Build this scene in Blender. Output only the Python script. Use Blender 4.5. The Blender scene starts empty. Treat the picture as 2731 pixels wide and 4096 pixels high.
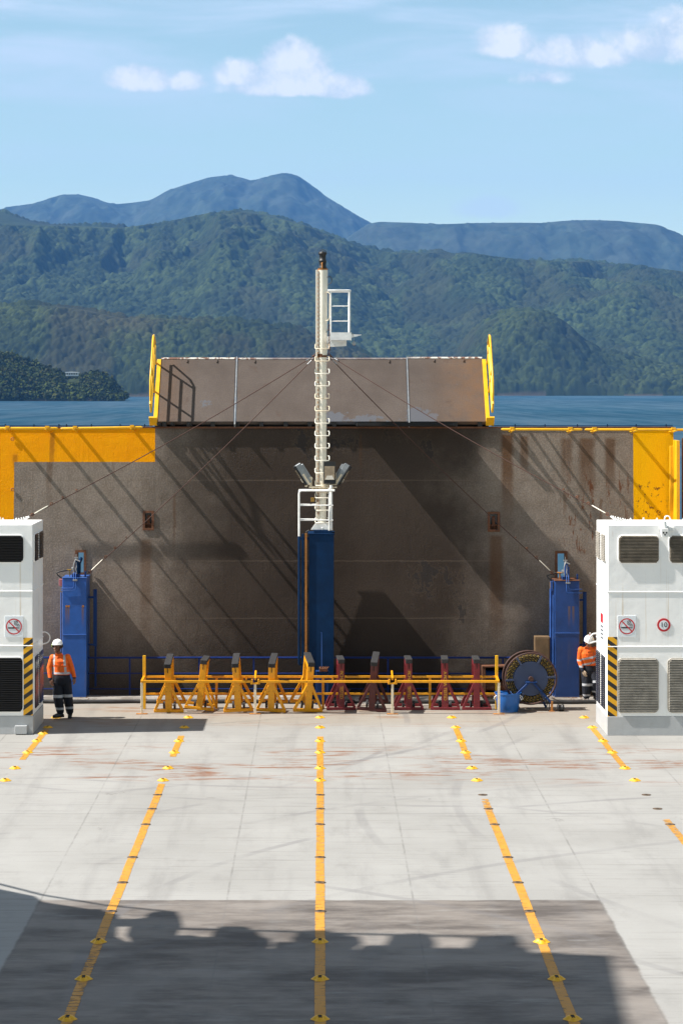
import bpy, math, random
import numpy as np
from mathutils import Vector, Matrix, Euler

random.seed(7)
rng = np.random.default_rng(11)
SC = bpy.context.scene
COL = SC.collection
R = math.radians

# ------------------------------------------------------------------ camera
H = 7.6            # eye height above the vehicle deck
F = 9000.0         # focal length in photo pixels
CX, CY = 1280.0, 1557.0
cam_d = bpy.data.cameras.new('camera')
cam = bpy.data.objects.new('camera', cam_d)
COL.objects.link(cam)
cam.location = (0, 0, H)
cam.rotation_euler = (R(90), 0, 0)
cam_d.sensor_fit = 'VERTICAL'
cam_d.sensor_height = 36.0
cam_d.sensor_width = 24.0
cam_d.lens = F / 4096 * 36.0
cam_d.shift_x = (1365.5 - CX) / 4096
cam_d.shift_y = -(2048 - CY) / 4096
cam_d.clip_start = 0.5
cam_d.clip_end = 60000
SC.camera = cam

# ------------------------------------------------------------------ exposure
SC.view_settings.view_transform = 'Standard'
SC.view_settings.look = 'None'
SC.view_settings.gamma = 1.0
SC.view_settings.exposure = 1.04
SC.cycles.max_bounces = 8
SC.cycles.diffuse_bounces = 4
SC.cycles.glossy_bounces = 3
SC.cycles.transparent_max_bounces = 8
SC.cycles.volume_bounces = 0
SC.cycles.use_denoising = True

# ------------------------------------------------------------------ sun + sky
SUN = Vector((-0.811, -0.105, 1.0)).normalized()     # towards the sun
sun_d = bpy.data.lights.new('sun', 'SUN')
sun_d.energy = 4.6
sun_d.angle = R(0.53)
sun_d.color = (1.0, 0.955, 0.89)
sun = bpy.data.objects.new('sun', sun_d)
COL.objects.link(sun)
sun.location = (-30, 0, 40)
sun.rotation_euler = SUN.to_track_quat('Z', 'Y').to_euler()

world = bpy.data.worlds.new('World')
SC.world = world
world.use_nodes = True

class NT:
    """tiny helper for building node trees"""
    def __init__(s, tree):
        s.t = tree; s.n = tree.nodes; s.l = tree.links
    def new(s, typ, **kw):
        nd = s.n.new(typ)
        for k, v in kw.items():
            setattr(nd, k, v)
        return nd
    def put(s, sock, v):
        if v is None: return
        if hasattr(v, 'is_output') or hasattr(v, 'links'):
            s.l.new(v, sock)
        else:
            if isinstance(v, (tuple, list)) and len(v) == 3 and sock.type == 'RGBA':
                v = (*v, 1)
            sock.default_value = v
    def math(s, op, a, b=None, c=None, clamp=False):
        nd = s.new('ShaderNodeMath', operation=op, use_clamp=clamp)
        s.put(nd.inputs[0], a)
        if b is not None: s.put(nd.inputs[1], b)
        if c is not None: s.put(nd.inputs[2], c)
        return nd.outputs[0]
    def smooth(s, v, a, b, lo=0.0, hi=1.0):
        nd = s.new('ShaderNodeMapRange', interpolation_type='SMOOTHSTEP')
        s.put(nd.inputs[0], v); nd.inputs[1].default_value = a; nd.inputs[2].default_value = b
        nd.inputs[3].default_value = lo; nd.inputs[4].default_value = hi
        return nd.outputs[0]
    def mix(s, f, a, b, blend='MIX'):
        nd = s.new('ShaderNodeMix', data_type='RGBA', blend_type=blend)
        s.put(nd.inputs[0], f); s.put(nd.inputs[6], a); s.put(nd.inputs[7], b)
        return nd.outputs[2]
    def xyz(s, v):
        nd = s.new('ShaderNodeSeparateXYZ'); s.put(nd.inputs[0], v)
        return nd.outputs[0], nd.outputs[1], nd.outputs[2]
    def cxyz(s, x, y, z):
        nd = s.new('ShaderNodeCombineXYZ')
        s.put(nd.inputs[0], x); s.put(nd.inputs[1], y); s.put(nd.inputs[2], z)
        return nd.outputs[0]
    def mapping(s, v, scale=(1, 1, 1), loc=(0, 0, 0)):
        nd = s.new('ShaderNodeMapping'); s.put(nd.inputs[0], v)
        nd.inputs[1].default_value = loc; nd.inputs[3].default_value = scale
        return nd.outputs[0]
    def noise(s, v, scale=1.0, detail=4.0, rough=0.55, dist=0.0):
        nd = s.new('ShaderNodeTexNoise'); s.put(nd.inputs['Vector'], v)
        nd.inputs['Scale'].default_value = scale; nd.inputs['Detail'].default_value = detail
        nd.inputs['Roughness'].default_value = rough; nd.inputs['Distortion'].default_value = dist
        return nd.outputs[0]
    def obj(s):
        return s.new('ShaderNodeTexCoord').outputs['Object']
    def box(s, x, z, x0, x1, z0, z1, e=0.004):
        """1 inside the rectangle, soft edge e"""
        a = s.smooth(x, x0 - e, x0 + e); b = s.smooth(x, x1 - e, x1 + e, 1, 0)
        c = s.smooth(z, z0 - e, z0 + e); d = s.smooth(z, z1 - e, z1 + e, 1, 0)
        return s.math('MULTIPLY', s.math('MULTIPLY', a, b), s.math('MULTIPLY', c, d))
    def bump(s, h, strength=0.3, dist=0.02, normal=None):
        nd = s.new('ShaderNodeBump'); nd.inputs['Strength'].default_value = strength
        nd.inputs['Distance'].default_value = dist
        s.put(nd.inputs['Height'], h)
        if normal is not None: s.put(nd.inputs['Normal'], normal)
        return nd.outputs[0]

def make_world():
    w = NT(world.node_tree)
    w.n.clear()
    out = w.new('ShaderNodeOutputWorld')
    sky = w.new('ShaderNodeTexSky', sky_type='NISHITA')
    sky.sun_disc = False
    sky.sun_elevation = math.asin(SUN.z)
    sky.sun_rotation = math.atan2(SUN.x, SUN.y)
    sky.altitude = 20
    sky.air_density = 1.0
    sky.dust_density = 0.15
    sky.ozone_density = 0.8
    bg = w.new('ShaderNodeBackground')
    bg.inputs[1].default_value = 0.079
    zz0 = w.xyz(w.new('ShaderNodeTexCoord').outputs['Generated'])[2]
    # warm grey added to the unseen upper sky so the shade is less blue
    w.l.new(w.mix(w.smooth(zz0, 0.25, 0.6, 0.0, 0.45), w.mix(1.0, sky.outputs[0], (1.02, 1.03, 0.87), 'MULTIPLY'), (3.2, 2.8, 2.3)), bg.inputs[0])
    # clouds, laid out by direction (u = x/y, v = z/y as the sky is far away)
    d = w.new('ShaderNodeTexCoord').outputs['Generated']
    x, y, z = w.xyz(d)
    ys = w.math('MAXIMUM', y, 0.05)
    u = w.math('DIVIDE', x, ys); v = w.math('DIVIDE', z, ys)
    vec = w.cxyz(u, v, 0.0)
    front = w.smooth(y, 0.3, 0.6)
    n1 = w.noise(vec, 46.0, 12.0, 0.64, 0.1)
    n2 = w.noise(w.mapping(vec, (1, 1, 1), (0.006, -0.006, 0)), 46.0, 12.0, 0.64, 0.1)
    def blob(px, py, rx, ry):
        cu = (px * 1.7417 - CX) / F; cv = (CY - py * 1.7417) / F
        a = w.math('MULTIPLY', w.math('SUBTRACT', u, cu), F / 1.7417 / (rx * 1.12))
        b = w.math('MULTIPLY', w.math('SUBTRACT', v, cv), F / 1.7417 / (ry * 1.15))
        # flat underside: squash distance faster below centre
        bb = w.math('MULTIPLY', b, w.smooth(b, -0.3, 0.1, 1.7, 1.0))
        r2 = w.math('ADD', w.math('MULTIPLY', a, a), w.math('MULTIPLY', bb, bb))
        return w.math('SUBTRACT', 1.0, w.math('SQRT', r2)), b
    fields = []
    for (px, py, rx, ry, gain) in [
            (325, 188, 84, 42, .85), (425, 192, 48, 30, .8),
            (670, 172, 92, 84, 1.15), (555, 176, 70, 44, .9), (770, 205, 92, 36, .95), (660, 206, 150, 30, .85),
            (1165, 106, 84, 50, .85), (1290, 128, 120, 50, .8), (1400, 132, 80, 40, .7), (1240, 180, 90, 30, .42),
            (1470, 112, 92, 58, .7), (1570, 92, 100, 78, .75)]:
        f, b = blob(px, py, rx, ry)
        fields.append((w.math('MULTIPLY', f, gain), b))
    tot = fields[0][0]; 
    for f, b in fields[1:]:
        tot = w.math('MAXIMUM', tot, f)
    dens = w.math('ADD', tot, w.math('MULTIPLY', w.math('SUBTRACT', n1, 0.50), 0.95))
    alpha = w.smooth(dens, 0.0, 0.36)
    alpha = w.math('MULTIPLY', alpha, front)
    # lit from the upper left: difference of the two noise samples
    lit = w.math('MULTIPLY', w.math('SUBTRACT', n1, n2), 3.4)
    core = w.smooth(dens, 0.15, 0.75)
    shade = w.math('ADD', w.math('ADD', 0.42, lit), w.math('MULTIPLY', core, 0.42), clamp=True)
    ccol = w.mix(shade, (0.34, 0.40, 0.455), (0.505, 0.52, 0.53))
    # thin high veil
    vv = w.mapping(vec, (0.55, 3.2, 1), (0.3, 0.1, 0))
    vn = w.noise(vv, 14.0, 6.0, 0.55, 0.4)
    top = w.smooth(v, 0.095, 0.175)
    veil = w.math('MULTIPLY', w.smooth(vn, 0.36, 0.72), w.math('ADD', w.math('MULTIPLY', top, 0.95), 0.24))
    f2, b2 = blob(1120, 482, 110, 36)
    wisp = w.math('MULTIPLY', w.smooth(w.math('ADD', f2, w.math('MULTIPLY', w.math('SUBTRACT', n1, .55), 1.2)), -0.15, 0.6), 0.6)
    veil = w.math('MULTIPLY', w.math('MAXIMUM', veil, wisp), front)
    bgc = w.new('ShaderNodeBackground'); w.l.new(ccol, bgc.inputs[0]); bgc.inputs[1].default_value = 1.0
    bgv = w.new('ShaderNodeBackground'); bgv.inputs[0].default_value = (0.36, 0.43, 0.50, 1); bgv.inputs[1].default_value = 1.0
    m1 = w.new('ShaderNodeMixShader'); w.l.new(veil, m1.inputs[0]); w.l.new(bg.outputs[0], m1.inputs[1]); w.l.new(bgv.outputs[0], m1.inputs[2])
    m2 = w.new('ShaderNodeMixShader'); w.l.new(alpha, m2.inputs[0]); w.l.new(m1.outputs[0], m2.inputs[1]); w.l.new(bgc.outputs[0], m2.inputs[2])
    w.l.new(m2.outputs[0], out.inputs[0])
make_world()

# ------------------------------------------------------------------ helpers: objects
def tag(o, label=None, cat=None, group=None, kind=None):
    if label: o['label'] = label
    if cat: o['category'] = cat
    if group: o['group'] = group
    if kind: o['kind'] = kind
    return o

def thing(name, label, cat, loc=(0, 0, 0), rot=(0, 0, 0), group=None):
    o = bpy.data.objects.new(name, None)
    COL.objects.link(o)
    o.empty_display_size = 0.3
    o.location = loc; o.rotation_euler = rot
    return tag(o, label, cat, group)

def copy_tree(o, parent=None):
    c = o.copy(); COL.objects.link(c)
    if parent is not None: c.parent = parent
    for ch in o.children:
        copy_tree(ch, c)
    return c

def W(px, py, D):
    """point of the place that the photograph shows at (px, py), D metres away"""
    return Vector(((px - CX) * D / F, D, H - (py - CY) * D / F))

def frame_of(d):
    d = Vector(d).normalized()
    a = Vector((0, 0, 1)) if abs(d.z) < 0.9 else Vector((1, 0, 0))
    u = d.cross(a).normalized(); v = d.cross(u).normalized()
    return d, u, v

class MB:
    """mesh builder: everything added becomes ONE mesh object"""
    def __init__(s):
        s.v = []; s.f = []; s.sm = []
    def add(s, vs, fs, smooth=False):
        o = len(s.v)
        s.v += [tuple(p) for p in vs]
        s.f += [tuple(i + o for i in f) for f in fs]
        s.sm += [smooth] * len(fs)
        return s
    def box(s, x0, x1, y0, y1, z0, z1, rot=None, piv=None):
        vs = [Vector((x, y, z)) for z in (z0, z1) for y in (y0, y1) for x in (x0, x1)]
        if rot is not None:
            m = Euler(rot).to_matrix(); p = Vector(piv) if piv is not None else Vector(((x0+x1)/2, (y0+y1)/2, (z0+z1)/2))
            vs = [m @ (q - p) + p for q in vs]
        return s.add(vs, [(0, 2, 3, 1), (4, 5, 7, 6), (0, 1, 5, 4), (2, 6, 7, 3), (0, 4, 6, 2), (1, 3, 7, 5)])
    def bar(s, p0, p1, w, h=None, up=(0, 0, 1)):
        """square bar from p0 to p1"""
        h = h or w
        p0 = Vector(p0); p1 = Vector(p1); d = (p1 - p0).normalized()
        a = Vector(up)
        if abs(d.dot(a)) > 0.95: a = Vector((0, 1, 0))
        u = d.cross(a).normalized(); v = u.cross(d).normalized()
        q = []
        for p in (p0, p1):
            for (i, j) in ((-1, -1), (1, -1), (1, 1), (-1, 1)):
                q.append(p + u * (w / 2 * i) + v * (h / 2 * j))
        return s.add(q, [(0, 1, 2, 3), (7, 6, 5, 4), (0, 4, 5, 1), (1, 5, 6, 2), (2, 6, 7, 3), (3, 7, 4, 0)])
    def cyl(s, p0, p1, r0, r1=None, n=14, caps=True):
        r1 = r0 if r1 is None else r1
        p0 = Vector(p0); p1 = Vector(p1); d, u, v = frame_of(p1 - p0)
        vs = []
        for p, r in ((p0, r0), (p1, r1)):
            for k in range(n):
                a = 2 * math.pi * k / n
                vs.append(p + u * (r * math.cos(a)) + v * (r * math.sin(a)))
        s.add(vs, [(k, k + n, (k + 1) % n + n, (k + 1) % n) for k in range(n)], True)
        if caps:
            s.add(vs[:n], [tuple(range(n))]); s.add(vs[n:], [tuple(reversed(range(n)))])
        return s
    def tube(s, pts, r, n=8, closed=False):
        pts = [Vector(p) for p in pts]; m = len(pts); vs = []
        rr = r if isinstance(r, (list, tuple)) else [r] * m
        pu = None
        for i, p in enumerate(pts):
            a = pts[(i - 1) % m] if (closed or i > 0) else p
            b = pts[(i + 1) % m] if (closed or i < m - 1) else p
            d = (b - a).normalized()
            if pu is None:
                _, u, _ = frame_of(d)
            else:
                u = (pu - d * pu.dot(d))
                u = u.normalized() if u.length > 1e-6 else frame_of(d)[1]
            pu = u; v = d.cross(u)
            for k in range(n):
                t = 2 * math.pi * k / n
                vs.append(p + u * (rr[i] * math.cos(t)) + v * (rr[i] * math.sin(t)))
        fs = []
        for i in range(m if closed else m - 1):
            j = (i + 1) % m
            for k in range(n):
                fs.append((i*n + k, i*n + (k+1) % n, j*n + (k+1) % n, j*n + k))
        s.add(vs, fs, True)
        if not closed:
            s.add(vs[:n], [tuple(reversed(range(n)))]); s.add(vs[-n:], [tuple(range(n))])
        return s
    def lathe(s, prof, c=(0, 0, 0), axis=(0, 0, 1), n=24, smooth=True):
        """prof = [(r, h)] along axis"""
        c = Vector(c); d, u, v = frame_of(axis); vs = []
        for (r, h) in prof:
            for k in range(n):
                t = 2 * math.pi * k / n
                vs.append(c + d * h + u * (r * math.cos(t)) + v * (r * math.sin(t)))
        fs = []
        for i in range(len(prof) - 1):
            for k in range(n):
                fs.append((i*n + k, (i+1)*n + k, (i+1)*n + (k+1) % n, i*n + (k+1) % n))
        return s.add(vs, fs, smooth)
    def torus(s, c, Rr, r, axis=(0, 1, 0), n=48, m=8):
        c = Vector(c); d, u, v = frame_of(axis)
        return s.tube([c + u * (Rr*math.cos(2*math.pi*k/n)) + v * (Rr*math.sin(2*math.pi*k/n)) for k in range(n)], r, m, True)
    def prism(s, poly, o, eu, ev, en, depth):
        """polygon (a, b) in plane o + a*eu + b*ev, extruded along en by depth"""
        o = Vector(o); eu = Vector(eu); ev = Vector(ev); en = Vector(en)
        n = len(poly)
        A = [o + eu*a + ev*b for a, b in poly]; B = [p + en*depth for p in A]
        return s.add(A + B, [tuple(range(n)), tuple(reversed(range(n, 2*n)))] +
                     [(k, k + n, (k+1) % n + n, (k+1) % n) for k in range(n)])
    def quad(s, a, b, c, d):
        return s.add([a, b, c, d], [(0, 1, 2, 3)])
    def build(s, name, mat, parent=None, bevel=0.0, local=False, seg=1):
        me = bpy.data.meshes.new(name)
        off = Vector((0, 0, 0)); p = parent
        if not local:
            while p is not None:
                off += Vector(p.location); p = p.parent
        me.from_pydata([tuple(Vector(q) - off) for q in s.v], [], s.f)
        me.polygons.foreach_set('use_smooth', s.sm)
        me.update()
        import bmesh
        bm = bmesh.new(); bm.from_mesh(me)
        if len(bm.faces) < 60000:
            bmesh.ops.recalc_face_normals(bm, faces=bm.faces)
        bm.to_mesh(me); bm.free()
        if mat: me.materials.append(mat)
        o = bpy.data.objects.new(name, me); COL.objects.link(o)
        if parent is not None: o.parent = parent
        if bevel > 0:
            b = o.modifiers.new('bevel', 'BEVEL'); b.width = bevel; b.segments = seg
            b.limit_method = 'ANGLE'; b.angle_limit = R(40)
        return o

def np_mesh(name, V, Fq, mat, smooth=True, attr=None):
    """big mesh from numpy arrays (quads)"""
    me = bpy.data.meshes.new(name)
    nv, nf, k = len(V), len(Fq), Fq.shape[1]
    me.vertices.add(nv); me.vertices.foreach_set('co', V.astype(np.float32).ravel())
    me.loops.add(nf * k); me.loops.foreach_set('vertex_index', Fq.astype(np.int32).ravel())
    me.polygons.add(nf)
    me.polygons.foreach_set('loop_start', np.arange(0, nf * k, k, dtype=np.int32))
    me.polygons.foreach_set('use_smooth', np.full(nf, smooth))
    if attr is not None:
        for nm, a in attr.items():
            at = me.attributes.new(nm, 'FLOAT', 'POINT'); at.data.foreach_set('value', a.astype(np.float32).ravel())
    me.update(calc_edges=True); me.validate()
    me.materials.append(mat)
    o = bpy.data.objects.new(name, me); COL.objects.link(o)
    return o

def arc(c, r, a0, a1, n=6, ax=(1, 0, 0), ay=(0, 0, 1)):
    c = Vector(c); ax = Vector(ax); ay = Vector(ay)
    return [c + ax*(r*math.cos(a0+(a1-a0)*i/n)) + ay*(r*math.sin(a0+(a1-a0)*i/n)) for i in range(n+1)]

def text_mesh(name, txt, size, mat, parent, mw, depth=0.002, align='CENTER', spacing=1.0):
    """lettering as a mesh; mw = matrix in the parent's space"""
    c = bpy.data.curves.new(name, 'FONT'); c.body = txt; c.size = size; c.extrude = depth
    c.align_x = align; c.align_y = 'CENTER'; c.space_character = spacing
    t = bpy.data.objects.new(name + '_tmp', c); COL.objects.link(t)
    dg = bpy.context.evaluated_depsgraph_get(); dg.update()
    me = bpy.data.meshes.new_from_object(t.evaluated_get(dg))
    me.name = name
    bpy.data.objects.remove(t)
    me.transform(mw)
    me.materials.clear(); me.materials.append(mat)
    o = bpy.data.objects.new(name, me); COL.objects.link(o)
    if parent is not None: o.parent = parent
    return o

# ------------------------------------------------------------------ materials
def mat_new(name):
    m = bpy.data.materials.new(name); m.use_nodes = True
    t = NT(m.node_tree); t.n.clear()
    out = t.new('ShaderNodeOutputMaterial'); b = t.new('ShaderNodeBsdfPrincipled')
    t.l.new(b.outputs[0], out.inputs[0])
    return m, t, b

def paint(name, col, rough=0.45, wear=0.25, rust=0.0, rustcol=(0.16, 0.055, 0.018), vary=0.12, scale=6.0, bump=0.1, metal=0.0, streak=0.0, dirt=(0.12, 0.09, 0.07)):
    """weathered paint: tone variation, fine grain, rust spots, rain streaks"""
    m, t, b = mat_new(name)
    o = t.obj()
    n = t.noise(o, scale, 6, 0.6)
    c = t.mix(t.smooth(n, 0.3, 0.75), tuple(x*(1-vary) for x in col), tuple(min(1, x*(1+vary)) for x in col))
    if wear > 0:
        n3 = t.noise(t.mapping(o, (1, 1, 1), (3, 5, 1)), scale*3.5, 8, 0.7)
        c = t.mix(t.math('MULTIPLY', t.smooth(n3, 0.56, 0.78), wear), c, dirt)
    if streak > 0:
        ns = t.noise(t.mapping(o, (9, 9, 0.55)), 1.0, 5, 0.6)
        c = t.mix(t.math('MULTIPLY', t.smooth(ns, 0.55, 0.75), streak), c, rustcol)
    if rust > 0:
        n2 = t.noise(t.mapping(o, (1, 1, 1), (7, 1, 4)), scale*2.2, 9, 0.72)
        c = t.mix(t.smooth(n2, 0.70 - rust*0.25, 0.76 - rust*0.25), c, t.mix(n, rustcol, tuple(x*0.4 for x in rustcol)))
    t.put(b.inputs['Base Color'], c)
    t.put(b.inputs['Roughness'], t.math('ADD', rough - 0.1, t.math('MULTIPLY', n, 0.2)))
    b.inputs['Metallic'].default_value = metal
    if bump > 0:
        t.put(b.inputs['Normal'], t.bump(t.noise(o, scale*9, 5, 0.6), bump, 0.01))
    return m

M = {}
M['yellow'] = paint('yellow_paint', (0.76, 0.33, 0.004), 0.42, 0.5, 0.42, vary=0.1, scale=9)
M['yellow_clean'] = paint('yellow_rail_paint', (0.80, 0.43, 0.01), 0.38, 0.2, 0.1, vary=0.08, scale=5)
M['yellow_pot'] = paint('yellow_pot_paint', (0.80, 0.42, 0.012), 0.45, 0.35, 0.2, scale=14)
M['red'] = paint('dark_red_paint', (0.17, 0.012, 0.018), 0.45, 0.4, 0.3, rustcol=(0.045, 0.012, 0.010), vary=0.25, scale=9)
M['darkred'] = paint('weathered_maroon', (0.080, 0.014, 0.014), 0.6, 0.5, 0.4, rustcol=(0.06, 0.022, 0.012), vary=0.3, scale=9)
M['blue'] = paint('blue_paint', (0.012, 0.045, 0.165), 0.4, 0.25, 0.06, vary=0.15, scale=3, streak=0.18)
M['blue_pale'] = paint('pale_blue_paint', (0.045, 0.115, 0.36), 0.4, 0.25, 0.05, vary=0.15, scale=3, streak=0.12)
M['blue_deep'] = paint('deep_blue_paint', (0.002, 0.024, 0.078), 0.6, 0.15, 0.0, vary=0.2, scale=3, streak=0.0, dirt=(0.03, 0.05, 0.08))
M['rail_blue'] = paint('rail_blue', (0.010, 0.030, 0.15), 0.4, 0.2, 0.0)
M['white'] = paint('white_paint', (0.91, 0.91, 0.90), 0.4, 0.06, 0.0, vary=0.03, scale=2.5, bump=0.08, dirt=(0.45, 0.4, 0.33))
M['cream'] = paint('cream_mast_paint', (0.84, 0.79, 0.67), 0.42, 0.15, 0.10, rustcol=(0.45, 0.2, 0.05), vary=0.06, scale=4, streak=0.22, dirt=(0.5, 0.38, 0.22))
M['cream_rust'] = paint('rusty_cream', (0.72, 0.62, 0.46), 0.5, 0.45, 0.42, rustcol=(0.42, 0.16, 0.03), vary=0.1, scale=12)
M['white_rail'] = paint('white_rail_paint', (0.86, 0.86, 0.84), 0.4, 0.15, 0.1, rustcol=(0.45, 0.2, 0.06), scale=6)
M['grey'] = paint('grey_plinth_paint', (0.44, 0.45, 0.46), 0.5, 0.3, 0.08, vary=0.05, scale=4, dirt=(0.3, 0.24, 0.18))
M['black'] = paint('black_plastic', (0.012, 0.012, 0.013), 0.5, 0.0, 0.0)
M['rubber'] = paint('worn_rubber', (0.022, 0.021, 0.022), 0.85, 0.5, 0.0, vary=0.35, scale=18, bump=0.4, dirt=(0.06, 0.055, 0.052))
M['steel'] = paint('galvanised_steel', (0.36, 0.37, 0.38), 0.4, 0.3, 0.1, metal=0.6, vary=0.15, scale=10)
M['rust'] = paint('rusty_steel', (0.14, 0.052, 0.022), 0.8, 0.5, 0.5, rustcol=(0.20, 0.075, 0.02), vary=0.3, scale=14, bump=0.3)
M['dark_rust'] = paint('dark_rust', (0.055, 0.022, 0.016), 0.7, 0.4, 0.3, rustcol=(0.09, 0.04, 0.02), vary=0.3, scale=12, bump=0.3)
M['rust_orange'] = paint('orange_rust', (0.42, 0.17, 0.035), 0.8, 0.4, 0.3, vary=0.25, scale=14, bump=0.3)
M['wire'] = paint('rusty_wire', (0.055, 0.018, 0.010), 0.7, 0.4, 0.3, scale=30)
M['hose'] = paint('black_hose', (0.025, 0.024, 0.024), 0.55, 0.4, 0.0, vary=0.3, scale=5, dirt=(0.09, 0.08, 0.07))
M['dark'] = paint('dark_void', (0.008, 0.008, 0.008), 0.9, 0.0, 0.0)
M['tub'] = paint('blue_plastic', (0.012, 0.115, 0.40), 0.4, 0.2, 0.0, vary=0.1, scale=4)
M['slat'] = paint('louvre_metal', (0.42, 0.39, 0.34), 0.45, 0.4, 0.28, rustcol=(0.2, 0.09, 0.035), metal=0.25, vary=0.2, scale=7)
M['slat_brown'] = paint('brown_louvre', (0.24, 0.205, 0.16), 0.5, 0.5, 0.32, rustcol=(0.16, 0.07, 0.03), metal=0.2, vary=0.25, scale=7)
M['slat_black'] = paint('black_louvre', (0.012, 0.012, 0.013), 0.4, 0.25, 0.0, scale=5)
M['slat_navy'] = paint('gloss_black_louvre', (0.02, 0.02, 0.028), 0.25, 0.2, 0.0, scale=5)
M['sign_white'] = paint('sign_white', (0.74, 0.78, 0.82), 0.35, 0.06, 0.0, vary=0.02)
M['sign_red'] = paint('sign_red', (0.55, 0.02, 0.03), 0.4, 0.1, 0.0, vary=0.05)
M['sign_black'] = paint('sign_black', (0.015, 0.015, 0.018), 0.4, 0.0, 0.0)
M['letter'] = paint('yellow_lettering', (0.55, 0.30, 0.02), 0.6, 0.5, 0.1, scale=30)
M['brown_box'] = paint('brown_cabinet', (0.16, 0.10, 0.05), 0.6, 0.5, 0.35, vary=0.2, scale=6, rustcol=(0.2, 0.08, 0.03))
M['pink'] = paint('faded_red_box', (0.42, 0.14, 0.14), 0.6, 0.3, 0.0, scale=12)
M['brass'] = paint('brass_fitting', (0.4, 0.24, 0.06), 0.4, 0.2, 0.0, metal=0.7)
M['glass_lamp'] = paint('lamp_glass', (0.30, 0.24, 0.17), 0.12, 0.2, 0.0, vary=0.25, scale=7)
M['reflector'] = paint('lamp_reflector', (0.62, 0.58, 0.5), 0.25, 0.0, 0.0)
M['lamp_side'] = paint('lamp_housing', (0.28, 0.30, 0.32), 0.4, 0.2, 0.0, metal=0.4, scale=10)
M['tire'] = paint('wheel_rubber', (0.03, 0.03, 0.033), 0.7, 0.3, 0.0)
M['wheel_grey'] = paint('wheel_grey', (0.30, 0.32, 0.36), 0.5, 0.3, 0.0, scale=12)

for k_ in ('blue_deep', 'blue', 'rail_blue', 'blue_pale'):
    [q for q in M[k_].node_tree.nodes if q.type == 'BSDF_PRINCIPLED'][0].inputs['Specular IOR Level'].default_value = 0.15
# hazard stripes: slanted bands, paint pattern (slope sign s)
def hazard(name, s):
    m, t, b = mat_new(name)
    x, y, z = t.xyz(t.obj())
    q = t.math('ADD', t.math('MULTIPLY', z, 1.0), t.math('MULTIPLY', x, s*0.72))
    fr = t.math('FRACT', t.math('DIVIDE', q, 0.224))
    n = t.noise(t.obj(), 30, 5)
    band = t.smooth(fr, 0.455, 0.465)
    c = t.mix(band, (0.016, 0.016, 0.018), t.mix(n, (0.78, 0.36, 0.005), (0.82, 0.44, 0.01)))
    t.put(b.inputs['Base Color'], c); b.inputs['Roughness'].default_value = 0.4
    return m
M['hazard_l'] = hazard('hazard_stripes_up', -1)
M['hazard_r'] = hazard('hazard_stripes_down', 1)

# ================================================================== SETTING
WATER_Z = -12.4
K = 1.7417            # enlarged-view pixels -> photo pixels

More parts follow.
